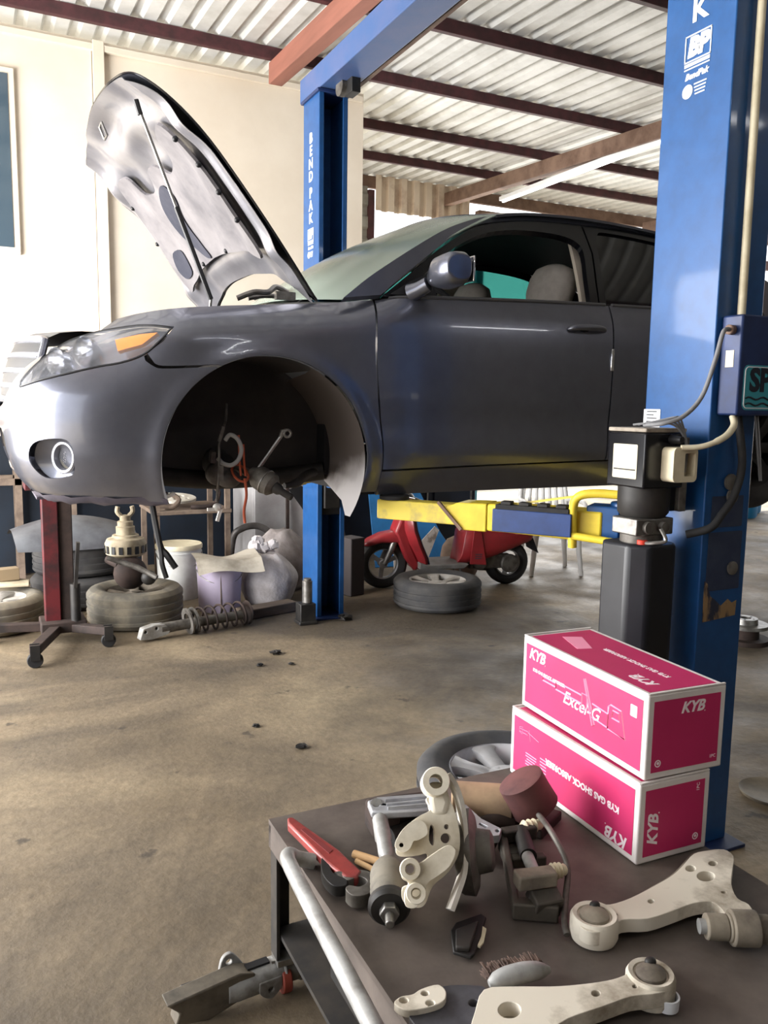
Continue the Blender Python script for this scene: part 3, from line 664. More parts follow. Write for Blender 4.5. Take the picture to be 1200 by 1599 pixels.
skin('pad_tear', crom([(.30, .42), (.40, .40), (.42, .50), (.34, .56), (.28, .52)], 4, True), lambda u, v: HM@V((u, v, hb(u, v)-.0765+.006*math.sin(u*17+v*9)*math.sin(v*11))), m_stain, inner, step=.03, thick=.003, out=lambda p: (-1, 0, -1))
P = lambda u, v, w=0: HM@V((u, v, hb(u, v)-.046-w))
MB().tube([P(1.0, -.03, .01), P(1.0, .03, .01), P(.95, .035, .045), P(.95, -.035, .045)], .006, 6, closed=True).build('latch_striker', m_steel, inner)
for u, v in ((.5, -.60), (.62, -.585), (.74, -.55), (.38, -.60), (.5, .60), (.7, .565), (.3, -.2), (.3, .2)):
    MB().ball(P(u, v, .022), (.012, .012, .012), 6).build('pad_clip', m_black, inner)
MB().tube([V((a, b, c)) for a, b, c in [tuple(HM@V((u, v, hb(u, v)-.004))) for u, v in hout]], .0045, 6, closed=True).build('hood_rim', m_blackgloss, hood)
top = P(.92, -.56, .02)
rod = MB().tube([(.845, -.55, .80), (.86, -.552, .93), top], .0062, 8).build('prop_rod', m_steel, car)
MB().tube([top+(V((.845, -.55, .80))-top)*k for k in (.0, .06)], .011, 8).build('rod_clip', m_black, rod)
mid = top+(V((.86, -.552, .93))-top)*.52
MB().tube([mid, V((.86, -.552, .93))], .010, 8).build('rod_sleeve', m_black, rod)
# front suspension hanging in the arch
ax = MB(); P0, P1 = V((.93, -.55, .272)), V((1.03, -.75, .212)); dr = (V((1.118, -.845, .148))-V((1.02, -.735, .222))).normalized()
ax.tube([V((.86, -.40, .30)), P0, V((1.0, -.69, .235))], [.016, .016, .018], 14)
axle = ax.build('drive_shaft', m_dirtysteel, car)
J = V((1.005, -.71, .232)); fr_ = frame(dr); Mj = Matrix.Translation(J) @ Matrix(fr_).transposed().to_4x4()
MB().lathe([(0, -.045), (.022, -.045), (.030, -.03), (.044, -.012), (.048, .0), (.048, .045), (.046, .05), (.046, .062), (.040, .068), (.030, .078), (.0, .082)], 32, Mj).build('outer_joint', m_dirtysteel, axle)
MB().lathe([(0, .07), (.024, .07), (.022, .10), (.0145, .112), (.0145, .158), (.011, .163), (0, .163)], 24, Mj).build('splined_stub', m_engine, axle)
MB().lathe([(.047, .030), (.051, .031), (.051, .036), (.047, .037)], 32, Mj, closed=True).build('band_clamp', m_steel, axle)
bt = MB(); a0, a1 = V((.86, -.50, .295)), V((.93, -.585, .262))
bt.tube([a0+(a1-a0)*t for t in (0, .15, .3, .45, .6, .8, 1)], [.05, .06, .05, .056, .045, .046, .03], 20)
bt.build('inner_boot', m_rubber, axle)
hub = MB(); hub.ball((.865, -.62, .245), (.055, .04, .05), 10).ball((.90, -.64, .225), (.05, .045, .038), 10).bar((.835, -.63, .29), (.838, -.64, .335), .032, .018).ball((.86, -.6, .275), (.03, .03, .026), 8)
hub.build('caliper_bracket', mat('grey_casting', S(96, 92, 90), .6, .4, col2=S(66, 62, 62), scale=16), car)
ln = MB().tube([(.995, -.70, .255), (1.04, -.72, .325), (1.082, -.745, .395)], [.009, .007, .007], 8).build('sway_bar_link', m_steel, car)
MB().tube([V((1.108+.014*math.cos(a), -.75, .408+.014*math.sin(a))) for a in [2*PI*k/14 for k in range(14)]], .006, 6, closed=True).tube([(1.082, -.745, .395), (1.086, -.75, .418), (1.10, -.75, .42)], .008, 8).build('link_eye', m_steel, ln)
MB().tube(crom([(.868, -.71, .38), (.885, -.72, .402), (.912, -.73, .385), (.925, -.735, .345), (.912, -.735, .305), (.885, -.73, .285), (.855, -.72, .292), (.842, -.70, .31)], 5), .0085, 8).build('brake_hose', mat('grey_hose', S(150, 148, 146), .6), car)
ch = MB().tube(crom([(.90, -.62, .52), (.885, -.66, .46), (.862, -.70, .42), (.842, -.72, .37), (.838, -.73, .30), (.832, -.74, .24), (.826, -.74, .17), (.824, -.745, .145)], 5), .005, 6).box((.842, -.735, .255), (.018, .018, .06)).box((.85, -.72, .405), (.012, .012, .06), (0, .3, 0)).build('sensor_cable', m_dirtysteel, car)
MB().ball((.824, -.748, .125), (.018, .016, .016), 8).box((.80, -.75, .118), (.03, .012, .012)).box((.83, -.75, .095), (.012, .012, .05), (0, .3, 0)).build('plug', m_whitep, ch)
cd = MB(); 
for dx in (0, .018): cd.tube(crom([(.925+dx, -.70, .40-dx*2), (.926+dx, -.705, .30), (.930+dx, -.71, .24)], 4), .0045, 6)
cd.tube(crom([(.93, -.76, .235), (.935, -.765, .17), (.925, -.765, .11), (.93, -.76, .06)], 5), .0055, 6).tube([V((.932+.03*math.cos(a), -.69+.05*math.sin(a), .25+.03*math.sin(a))) for a in [2*PI*k/16 for k in range(16)]], .005, 6, closed=True)
cd.build('tie_cord', m_orange, car)
sf = MB(); sf.tube(crom([(.62, -.45, .23), (.9, -.42, .20), (1.2, -.46, .215), (1.36, -.5, .235)], 4), .04, 10).tube(crom([(1.12, -.68, .193), (1.18, -.66, .20), (1.235, -.62, .228), (1.30, -.55, .235)], 4), [.012]*3+[.018]*10, 10)
sf.build('subframe', m_engine, car)
MB().bar((.648, -.80, .19), (.612, -.82, .178), .012, .012).build('bumper_clip', m_whitep, car)
# hanging loose strip below the bumper
hst = MB().tube(crom([(.578, -.72, .178), (.60, -.76, .0), (.62, -.79, -.04), (.65, -.80, -.09)], 4), .012, 6).tube(crom([(.575, -.74, .178), (.60, -.78, -.02), (.60, -.80, -.07), (.615, -.80, -.125)], 4), .010, 6)
hst.build('hanging_rubber_strip', m_rubber, car)
# ================================================================== THE LIFT
m_blue = mat('lift_blue_paint', S(26, 80, 138), .42, .05, coat=.2, col2=S(22, 70, 122), scale=16, lo=.35, hi=.7)
m_bluedk = mat('worn_navy_paint', S(30, 50, 96), .5, .1, coat=.1, col2=S(24, 38, 72), scale=7)
m_yellow = mat('lift_yellow_paint', S(232, 206, 62), .5, col2=S(214, 186, 52), scale=10, coat=.1)
m_yelldirt = mat('dirty_yellow_paint', S(226, 204, 84), .6, col2=S(150, 134, 104), scale=5, lo=.5, hi=.66)
m_white = mat('white_print', S(232, 234, 238), .5)
m_cable = mat('grey_cable', S(122, 122, 124), .6)
m_cream = mat('cream_plastic', S(222, 212, 184), .5, col2=S(200, 188, 158), scale=9)
m_grease = mat('greasy_black', S(26, 25, 25), .55, col2=S(46, 43, 40), scale=9)
LX0, LX1 = 2.035, 2.235
def lift_post(name, label, yw, dy, top):
    t = thing(name, label, 'lift post', ((LX0+LX1)/2, yw, 0), group='posts of the car lift')
    hw = (LX1-LX0)/2; d = .28; s = dy; e = .008; lip = .035
    o = [(-hw, 0), (hw, 0), (hw, s*d), (hw-lip, s*d), (hw-lip, s*(d-e)), (hw-e, s*(d-e)), (hw-e, s*e), (-hw+e, s*e), (-hw+e, s*(d-e)), (-hw+lip, s*(d-e)), (-hw+lip, s*d), (-hw, s*d)]
    MB().prism(o, h=top, z0=.012).build('column', m_blue, t, bevel=.006)
    MB().box((0, s*.14, .006), (.26, .40, .012)).build('base_plate', m_bluedk, t, bevel=.003)
    MB().box((0, s*.15, 1.02), (hw*2-.03, .20, .62)).box((0, s*.275, .96), (.11, .05, .4)).build('carriage', m_grease if s < 0 else m_bluedk, t, bevel=.006)
    MB().box((0, s*.14, top+.012), (hw*2+.03, .31, .02)).build('top_plate', m_bluedk, t, bevel=.003)
    for sx in (-1, 1):
        for sy in (.14,): MB().cyl((sx*.115, s*(sy*.75+.04), .012), (sx*.115, s*(sy*.75+.04), .035), .011, n=6).build('anchor_bolt', m_steel, t)
    # printed decals on the face towards the front of the car
    ym = s*.14; x = -hw-.0012; L = []
    Mx = lambda y, z: basis((x, y, z), (0, -1, 0), (0, 0, 1))
    for k, ch in enumerate('BENDPAK'):
        z = 3.175-.080*k-(.024 if k > 3 else 0)
        L.append(letters('l', ch, .090, m_white, t, Mx(ym+.0, z), bold=.0028, xs=1.05))
    z = 2.560
    L.append(letters('l', 'BP', .074, m_white, t, Mx(ym, z+.008), bold=.005, shear=.15))
    fr = MB()
    for a, b, w_, h_ in ((0, .046, .104, .004), (0, -.030, .104, .004), (.05, .008, .004, .078), (-.05, .008, .004, .078), (0, -.040, .10, .010)): fr.box((x-.0004, ym+a, z+b), (.0008, w_, h_))
    fr.box((x-.0004, ym+.0, z-.052), (.0008, .10, .004))
    L.append(fr.build('l', m_white, t, smooth=False))
    L.append(letters('l', 'BendPak', .026, m_white, t, Mx(ym, z-.075), bold=.001, shear=.3))
    sl = MB().prism(circ(0, 0, .021, 20), h=.0006, M=Mx(ym+.032, z-.118))
    for k in range(4): sl.box((x-.0004, ym-.018, z-.103-.010*k), (.0008, .05-.004*k, .004))
    L.append(sl.build('l', m_white, t, smooth=False))
    join_parts('lettering', L, t)
    return t
near = lift_post('lift_post', 'big blue near lift post beside the stacked pink boxes', 1.85, 1, 3.42)
far = lift_post('lift_post', 'blue far lift post behind the open hood against the cream wall', 5.41, -1, 3.42)
# worn decals on the outer face of the near post
dx = (LX0+LX1)/2
m_decal = mat('worn_decal', S(52, 62, 84), .6, col2=S(40, 50, 76), scale=12)
o = MB(); o.prism(rrect(.15, .19, .004, 0, .98), h=.0008, M=basis((0, -.0012, 0), (1, 0, 0), (0, 0, 1))); o.prism(rrect(.14, .10, .004, 0, 1.14), h=.0008, M=basis((0, -.0012, 0), (1, 0, 0), (0, 0, 1)))
o.build('faded_notice', m_decal, near, smooth=False)
m_scrape = mat('scraped_sticker', S(150, 122, 86), .7, col2=S(46, 50, 66), scale=30, lo=.46, hi=.56, stretch=(1, 1, .3))
MB().prism([(-.078, .785), (.068, .795), (.07, .845), (.05, .838), (.03, .852), (.0, .832), (-.03, .856), (-.05, .868), (-.066, .91), (-.08, .92)], h=.001, M=basis((0, -.0012, 0), (1, 0, 0), (0, 0, 1))).build('sticker_remnant', m_scrape, near, smooth=False)
for x, z, rr in ((.035, .955, .022), (.0, 1.235, .026), (.012, 1.19, .024)):
    MB().lathe([(rr*.8, 0), (rr, .004), (rr, .010), (rr*.6, .014), (0, .014)], 24, basis((x, -.0005, z), (1, 0, 0), (0, 0, 1))).build('plug', m_dirtysteel, near)
tg = MB().prism(rrect(.075, .06, .003), h=.001, M=basis((-.1012, .245, 1.43), (0, -1, 0), (0, 0, 1))).build('measure_sticker', m_white, near, smooth=False)
k = MB()
for i in range(5): k.box((-.1026, .245+.008*(i % 2), 1.408+.011*i), (.0008, .045-.012*(i % 2), .0035))
k.build('scale_marks', m_black, tg, smooth=False)
# overhead beam between the posts
bm_ = thing('lift_crossbeam', 'blue overhead beam joining the tops of the two lift posts', 'lift beam', (dx, 3.63, 3.452))
MB().bar((0, -1.85, .07), (0, 1.85, .07), .20, .15).build('beam', mat('beam_blue', S(64, 92, 140), .5, .1, col2=S(84, 98, 140), scale=3), bm_, bevel=.006)
MB().bar((.13, -1.6, .02), (.13, 1.5, .02), .03, .03).build('trip_bar', m_brownbeam, bm_, bevel=.003)
for y in (-1.37, 1.37):
    q = MB().cyl((-.02, y, -.03), (.02, y, -.03), .055, n=28).build('pulley', m_dirtysteel, bm_)
MB().box((.04, 1.30, -.04), (.06, .12, .10)).build('pulley_bracket', m_grease, bm_, bevel=.004)
# lift arms: an outer box arm with a telescopic inner arm, pad and guard
def swing_arm(post, base, tip, z, tray=True):
    b, t = V((*base, z)), V((*tip, z)); L = (t-b).length; ang = math.atan2(t.y-b.y, t.x-b.x)
    a = bpy.data.objects.new('swing_arm', None); COL.objects.link(a); a.parent = post; a.location = b-post.location; a.rotation_euler = (0, 0, ang)
    a['label'] = 'yellow swing arm'
    MB().box((.06, 0, -.0), (.12, .11, .13)).cyl((0, 0, -.13), (0, 0, .08), .045, n=24).build('pivot', m_blue, a, bevel=.006)
    oa = MB().prism([(.06, -.07), (.42, -.06), (.50, -.06), (.50, .045), (.40, .045), (.06, .045)], h=.12, M=basis((0, .06, 0), (1, 0, 0), (0, 0, 1))).build('outer_arm', m_yellow, a, bevel=.008)
    MB().bar((.36, 0, -.01), (L, 0, -.01), .085, .080).build('inner_arm', m_yelldirt, a, bevel=.006)
    MB().prism([(.50, -.064), (.60, -.064), (.70, .01), (.62, .042), (.50, .046)], h=.126, M=basis((0, .063, 0), (1, 0, 0), (0, 0, 1))).build('collar', m_yellow, a, bevel=.004)
    MB().bar((.60, .066, -.062), (.70, .066, .040), .014, .012).build('collar_edge', m_brownbeam, a)
    p = MB().cyl((L-.06, 0, .015), (L-.06, 0, .030), .03, n=20).build('pad_screw', m_steel, a)
    MB().cyl((L-.06, 0, .030), (L-.06, 0, .048), .062, n=28).build('rubber_pad', m_rubber, a, bevel=.004)
    if tray:
        tr = MB().box((.31, .085, -.008), (.30, .05, .085)).build('adapter_tray', mat('tray_blue', S(40, 66, 120), .45, .1, coat=.15, col2=S(34, 54, 98), scale=8), a, bevel=.003)
        MB().box((.31, .085, .042), (.28, .045, .02)).build('tray_liner', m_rubber, a, bevel=.003)
        for k in range(4): MB().box((.20+.07*k, .085, .058), (.04, .04, .014)).build('adapter', m_grease, a, bevel=.003)
    if not tray: return a
    g = MB().tube(crom([(.16, .075, -.09), (.16, .09, .05), (.14, .10, .10), (.08, .10, .115), (.0, .10, .115)], 5), .016, 10).tube([(.16, .09, -.045), (0, .10, -.055)], .014, 10)
    g.build('guard_hoop', m_yellow, a)
    MB().bar((.09, .095, .112), (.42, .06, .045), .02, .008).build('brace_strip', m_yelldirt, a)
    return a
swing_arm(near, (2.09, 2.27), (1.50, 3.06), 1.045)
swing_arm(near, (2.20, 2.27), (3.05, 3.10), 1.045, False)
swing_arm(far, (2.09, 4.99), (1.60, 4.55), 1.045, False)
swing_arm(far, (2.20, 4.99), (3.05, 4.55), 1.045, False)
# hydraulic power unit on the near post
pu = thing('hydraulic_power_unit', 'black hydraulic pump unit bolted to the near blue post', 'pump', (1.872, 1.945, .585))
MB().prism([(.095, -.050), (.095, .085), (-.088, .085), (-.088, -.035), (-.046, -.088), (.060, -.088)], h=.46).build('oil_tank', mat('black_tank', S(24, 25, 30), .42, col2=S(34, 35, 40), scale=7), pu, bevel=.012, seg=3)
MB().cyl((-.038, -.045, .455), (-.038, -.045, .474), .017, n=20).build('filler_cap', mat('red_cap', S(206, 62, 44), .5), pu, bevel=.003)
MB().cyl((.0, 0, .455), (.0, 0, .49), .066, n=28).build('tank_collar', m_dirtysteel, pu, bevel=.004)
vb = MB().box((-.01, -.012, .515), (.150, .11, .052)).build('valve_block', m_steel, pu, bevel=.004)
MB().cyl((-.045, -.066, .515), (-.045, -.082, .515), .019, n=20).build('valve_knob', m_dirtysteel, vb); MB().cyl((.015, -.066, .515), (.015, -.085, .515), .016, n=20).build('valve_plug', m_dirtysteel, vb)
MB().lathe([(0, .540), (.066, .540), (.078, .555), (.080, .60), (.080, .655), (.07, .665), (0, .665)], 40).build('motor', m_grease, pu)
cb = MB().box((-.002, .0, .72), (.160, .165, .17)).build('switch_box', m_blackgloss, pu, bevel=.006)
rp = MB().prism(rrect(.105, .105, .004, 0, 0), h=.001, M=basis((-.0822, .002, .715), (0, -1, 0), (0, 0, 1))).build('rating_plate', m_cream, cb, smooth=False)
MB().prism(rrect(.095, .004, .001), h=.0008, M=basis((-.0834, .002, .690), (0, -1, 0), (0, 0, 1))).build('plate_line', m_black, cb, smooth=False)
sw = MB().prism(rrect(.098, .105, .016), [rrect(.042, .070, .006, .018, 0)], h=.050, M=basis((.032, -.083, .71), (1, 0, 0), (0, 0, 1))).build('push_switch', m_cream, pu, bevel=.004)
MB().box((.050, -.095, .71), (.042, .02, .070)).build('button', mat('switch_button', S(150, 140, 118), .6), sw, bevel=.003)
MB().box((.0, .0, .812), (.165, .165, .012)).build('dusty_lid', mat('dusty_lid', S(170, 160, 146), .9, col2=S(120, 112, 102), scale=12), pu, bevel=.003)
MB().bar((.090, -.065, .56), (.090, -.065, .79), .02, .03).build('side_strap', m_dirtysteel, pu, bevel=.003)
MB().box((.120, .03, .60), (.068, .06, .10)).build('mounting_bracket', m_grease, pu, bevel=.004)
MB().cyl((.02, -.083, .785), (.02, -.125, .785), .014, .010, n=16).build('cable_gland', m_black, pu)
MB().tube(crom([(-.02, -.10, .515), (-.012, -.115, .480), (-.036, -.090, .470), (-.038, -.06, .465)], 6), .006, 8).build('release_lever', m_steel, pu)
# electric box with half a sticker, conduit above, cables
eb = thing('electric_control_box', 'blue electric box with teal SP sticker on the near lift post', 'electric box', (2.20, 1.81, 1.595))
MB().box((0, 0, 0), (.286, .078, .30)).build('housing', m_bluedk, eb, bevel=.006)
stk = MB().prism(rrect(.19, .135, .018, .0, 0), h=.0008, M=basis((-.030, -.0392, -.066), (1, 0, 0), (0, 0, 1))).build('sticker', mat('teal_sticker', S(58, 150, 164), .35), eb, smooth=False)
L = [letters('l', 'SP', .095, mat('sticker_ink', S(26, 30, 44), .5), stk, basis((-.052, -.0406, -.046), (1, 0, 0), (0, 0, 1)), bold=.004)]
wv = MB()
for k in (0, 1): wv.tube([(-.112+.011*i, -.0408, -.098-.018*k+.004*math.sin(i*1.15)) for i in range(14)], .0028, 6)
L.append(wv.build('l', bpy.data.materials['sticker_ink'], stk)); join_parts('lettering', L, stk)
bd = MB(); ol = rrect(.178, .123, .014, .0, 0); bd.tube([V((-.030+a, -.0405, -.066+b)) for a, b in ol], .0018, 5, closed=True); bd.build('sticker_border', m_white, stk)
MB().cyl((-.144, -.004, .105), (-.168, -.010, .105), .015, n=16).build('cable_gland', m_brownbeam, eb, bevel=.003)
MB().box((-.1435, .0, .02), (.002, .03, .05)).build('paint_chip', m_cream, eb, smooth=False)
cn = MB().tube([(2.105, 1.826, 3.40), (2.112, 1.826, 1.747)], .0125, 14)
setp(cn.build('conduit_pipe', m_cream), 'cream conduit pipe running up the near blue post into the electric box', 'conduit')
w1 = MB().tube(crom([(2.036, 1.80, 1.70), (2.00, 1.79, 1.69), (1.975, 1.79, 1.61), (1.94, 1.80, 1.50), (1.88, 1.81, 1.44), (1.83, 1.84, 1.418), (1.815, 1.90, 1.412)], 7), .0068, 10)
setp(w1.build('grey_power_cable', m_cable), 'grey cable looping from the electric box down to the pump', 'cable')
w2 = MB().tube(crom([(2.075, 1.80, 1.442), (2.065, 1.785, 1.415), (2.02, 1.77, 1.385), (1.97, 1.775, 1.362), (1.93, 1.79, 1.350), (1.885, 1.815, 1.347)], 7), [.0105]*20+[.0085]*16, 10)
setp(w2.build('cream_hose', m_cream), 'cream hose from the bottom of the electric box to the pump switch', 'hose')
hz = MB().tube(crom([(2.12, 1.82, 1.442), (2.13, 1.80, 1.30), (2.10, 1.795, 1.20), (2.05, 1.795, 1.14), (2.01, 1.80, 1.10), (1.965, 1.85, 1.075)], 7), .0125, 12)
setp(hz.build('hydraulic_hose', m_rubber), 'thick black hydraulic hose drooping across the near post', 'hose')
tl = MB()
for k in range(4): tl.tube(crom([(1.80+.02*k, 1.93, 1.412), (1.82+.02*k, 1.88-.01*k, 1.418+.006*k), (1.88+.01*k, 1.845, 1.414+.004*k), (1.925+.004*k, 1.84, 1.37-.010*k), (1.93, 1.84, 1.33-.02*k)], 6), .0035, 6)
setp(tl.build('thin_wires', m_cable), 'tangle of thin grey wires lying over the pump switch box', 'wires')
hw_ = MB().tube(crom([(2.18, 1.805, 1.442), (2.19, 1.80, 1.36), (2.215, 1.80, 1.24)], 5), .0035, 6).tube(crom([(2.19, 1.805, 1.442), (2.20, 1.80, 1.36), (2.22, 1.80, 1.24)], 5), .0035, 6)
setp(hw_.build('hanging_wires', m_cable), 'pair of thin loose wires hanging under the blue electric box', 'wires')
# tube light on the far rafter
lt = thing('fluorescent_light', 'long white fluorescent tube light hung under the brown rafter', 'light', (6.22, 7.55, roofz(7.55)-.27))
MB().bar((0, -1.75, 0), (0, 1.75, 0), .06, .05).build('batten', m_white, lt, bevel=.004)
MB().cyl((0, -1.7, -.04), (0, 1.7, -.04), .016, n=16).build('tube', mat('lit_tube', (1, 1, 1, 1), .4, emit=2.5), lt)
for x, y in ((1.2, -.9), (4.9, -1.0)):  # unseen tubes behind the viewpoint, added for streaks reflected in the car side
    lt2 = thing('fluorescent_light', 'unseen fluorescent tube light added for reflections under the roof %s' % ('near the left beam' if x < 2 else 'near the right beam'), 'light', (x, y, roofz(y)-.30))
    MB().bar((-.62, 0, 0), (.62, 0, 0), .06, .05).build('batten', m_white, lt2, bevel=.004)
    MB().cyl((-.6, 0, -.042), (.6, 0, -.042), .018, n=16).build('tube', mat('bright_tube', (1, 1, 1, 1), .4, emit=30), lt2)
    MB().bar((-.5, 0, .02), (-.5, 0, .26), .012, .012).bar((.5, 0, .02), (.5, 0, .26), .012, .012).build('hanger', m_steel, lt2)
# ================================================================== WHEELS, SCOOTER, CLUTTER ON THE FLOOR
m_tyre = mat('tyre_rubber', S(58, 58, 60), .85, col2=S(76, 74, 72), scale=7)
m_tyredust = mat('dusty_tyre', S(88, 84, 76), .9, col2=S(132, 122, 104), scale=3, lo=.42, hi=.62)
m_tyredark = mat('dark_tyre', S(44, 43, 44), .85, col2=S(62, 60, 58), scale=5)
m_alloy = mat('dull_alloy', S(198, 198, 200), .45, .35, col2=S(168, 166, 166), scale=6)
m_alloydust = mat('dusty_alloy', S(182, 178, 172), .6, .3, col2=S(140, 134, 126), scale=6)
def wheel(name, label, loc, R=.325, wd=.21, rim=.222, tyre=None, alloy=None, n=7, rotz=0, tilt=(0, 0), group=None, spokes=True, parent=None):
    t = thing(name, label, 'wheel' if label else None, loc, (tilt[0], tilt[1], rotz), group)
    if parent: t.parent = parent
    h = wd/2
    p = [(rim-.012, -h*.80), (rim+.004, -h*.9), (rim+.035, -h), (R-.055, -h*1.02), (R-.022, -h*.93), (R-.006, -h*.78)]
    for k in range(4):
        z0 = -h*.7+k*h*.4; p += [(R, z0), (R, z0+h*.16), (R-.008, z0+h*.18), (R-.008, z0+h*.22)]
    p = p[:-2]+[(R, h*.7), (R-.006, h*.78), (R-.022, h*.93), (R-.055, h*1.02), (rim+.035, h), (rim+.004, h*.9), (rim-.012, h*.8)]
    M = Matrix.Translation((0, 0, h*1.02))
    MB().lathe(p, 64, M).build('tyre', tyre or m_tyre, t, ang=30)
    if spokes:
        MB().lathe([(rim+.004, h*.88), (rim+.008, h*.80), (rim-.006, h*.66), (rim-.022, h*.4), (rim-.03, -h*.3), (rim-.006, -h*.8), (rim-.014, -h*.8), (rim-.04, -h*.3), (rim-.034, h*.4), (rim-.018, h*.74)], 56, M, closed=True).build('rim', alloy or m_alloy, t, ang=50)
        hb_ = MB().lathe([(0, h*.66), (.028, h*.66), (.032, h*.62), (.066, h*.6), (.072, h*.46), (.06, h*.2), (0, h*.2)], 36, M)
        for k in range(5): hb_.lathe([(.0, h*.615), (.009, h*.615), (.012, h*.60)], 12, M @ Matrix.Translation((.05*math.cos(k*1.2566), .05*math.sin(k*1.2566), 0)))
        hubp = hb_.build('hub', alloy or m_alloy, t)
        for k in range(5): MB().cyl(M@V((.05*math.cos(k*1.2566+.6), .05*math.sin(k*1.2566+.6), h*.42)), M@V((.05*math.cos(k*1.2566+.6), .05*math.sin(k*1.2566+.6), h*.512)), .010, n=14).build('lug_hole', m_black, hubp)
        for k in range(n):
            a = 2*PI*k/n; s = MB()
            rows = []
            for r, w_, z in ((.05, .032, .52), (.09, .027, .64), (.14, .029, .70), (.18, .038, .75), (rim-.02, .056, .78)):
                rows.append([M @ (Matrix.Rotation(a, 4, 'Z') @ V((r, y, z*h-dz))) for y, dz in ((-w_, .035), (-w_, .006), (-w_*.6, 0), (w_*.6, 0), (w_, .006), (w_, .035))])
            s.grid(rows, True); s.build('spoke', alloy or m_alloy, t, ang=50)
        MB().lathe([(0, -h*.2), (rim-.035, -h*.2)], 40, M).build('spoke_gap_shade', m_black, t)  # black disc standing in for the shade behind the spokes
    return t
wheel('wheel_assembly', 'alloy wheel lying flat in front of the red scooter', (3.0, 5.16, 0), tyre=m_tyre, alloy=m_alloydust, rotz=.3, group='loose alloy wheels')
wheel('wheel_assembly', 'alloy wheel lying flat behind the pink boxes and parts trolley', (1.64, 2.29, 0), rotz=.55, n=7, group='loose alloy wheels', alloy=m_alloy)
wheel('wheel_assembly', 'alloy wheel lying flat at the left edge beside the red jack', (.03, 5.75, 0), tyre=m_tyredust, alloy=m_alloydust, rotz=.1, group='loose alloy wheels')
wheel('tyre_with_parts', 'dusty tyre lying flat piled with old steering parts', (.90, 5.55, 0), R=.31, wd=.24, rim=.20, tyre=m_tyredust, alloy=mat('rusty_rim', S(120, 112, 100), .8, .2, col2=S(84, 76, 66), scale=8), rotz=.2, n=5)
wheel('bare_tyre', 'dark worn tyre under the grey fairing behind the red jack', (.62, 6.25, 0), R=.33, wd=.22, rim=.205, tyre=m_tyredark, spokes=False, group='bare tyres at the back')
wheel('bare_tyre', 'dark worn tyre on top of another under the grey fairing', (.64, 6.28, .228), R=.33, wd=.22, rim=.205, tyre=m_tyredark, spokes=False, group='bare tyres at the back')
for s in (-1, 1):       # rear wheels still on the car
    w_ = wheel('rear_wheel', None, (RX, s*.67-s*.1, .325), tyre=m_tyredark, alloy=m_grease, parent=car); w_.rotation_euler = (-s*PI/2, 0, 0)
# ---- scooter
m_red = mat('scooter_red_paint', S(158, 42, 48), .42, coat=.25, col2=S(136, 40, 44), scale=9)
m_dark = mat('dark_grey_plastic', S(64, 66, 74), .6)
_d = V((3.803-2.805, 5.437-5.675, 0)).normalized()
sc = thing('scooter', 'small red scooter parked behind the far lift post', 'scooter', (2.875, 5.83, 0), (0, 0, math.atan2(_d.y, _d.x)))
def scw(name, x, R, w, m1, spoke):
    M = basis((x, 0, R), (1, 0, 0), (0, 0, 1))
    t = MB().lathe([(R-.075, -w/2*.7), (R-.05, -w/2), (R-.02, -w/2*.9), (R, -w/5), (R, w/5), (R-.02, w/2*.9), (R-.05, w/2), (R-.075, w/2*.7)], 44, M).build(name, m_tyredark, sc)
    MB().lathe([(R-.07, -w/2*.6), (R-.062, -w/2*.75), (R-.08, -w/2*.5), (R-.085, w/2*.5), (R-.062, w/2*.75), (R-.07, w/2*.6)], 40, M, closed=True).build('rim', m_alloy, t)
    for k in range(3):
        a = k*2.094+.4; MB().bar(M@V((0, 0, .0)), M@V(((R-.075)*math.cos(a), (R-.075)*math.sin(a), 0)), .035, .02, V((0, 1, 0))).build('spoke', m_alloy, t, bevel=.004)
    MB().cyl(M@V((0, 0, -.05)), M@V((0, 0, .05)), .032, n=20).build('hub', m_alloy, t)
scw('front_wheel', 0, .195, .09, m_alloy, 3); scw('rear_wheel', 1.03, .180, .10, m_alloy, 3)
def shell(name, cross, m, parent=sc, ang=50):
    return MB().grid(cross, True).build(name, m, parent, ang=ang)
def ring(x, zc, hw, hz, n=24, p=.6, sk=0): return [V((x+sk*math.sin(a)*hz, hw*math.copysign(abs(math.cos(a))**p, math.cos(a)), zc+hz*math.copysign(abs(math.sin(a))**p, math.sin(a)))) for a in [2*PI*k/n for k in range(n)]]
# body: from behind the footboard to the tail
bd = [ring(.60, .33, .05, .13), ring(.62, .345, .135, .165, sk=.3), ring(.68, .36, .155, .175, sk=.25), ring(.80, .375, .165, .165), ring(.95, .40, .165, .14), ring(1.10, .425, .145, .11), ring(1.20, .43, .115, .08), ring(1.235, .43, .07, .045)]
b_ = MB().grid(bd, True); v_ = list(b_.bm.verts); b_.bm.faces.new(v_[:24]); b_.bm.faces.new(v_[-24:])
body_ = b_.build('body_panel', m_red, sc, ang=60, bevel=.01)
for s in (-1, 1):
    MB().prism([(.665, .20), (.80, .19), (.74, .52), (.70, .54)], h=.012, M=basis((0, s*.160, 0), (1, 0, 0), (0, 0, 1))).build('side_cowl', m_red, body_, bevel=.004)
    v = MB()
    for k in range(3): v.box((.73+.002*k, s*.168, .245+.016*k), (.055, .014, .006))
    v.build('vent_slots', m_dark, body_)
letters('lettering', 'GIL', .055, mat('faded_print', S(172, 84, 84), .6), body_, basis((1.07, -.1585, .44), (1, -.10, 0), (0, 0, 1)), shear=.3)
MB().box((1.228, 0, .45), (.04, .12, .055)).build('tail_light', mat('smoked_red', S(60, 16, 20), .2), sc, bevel=.01)
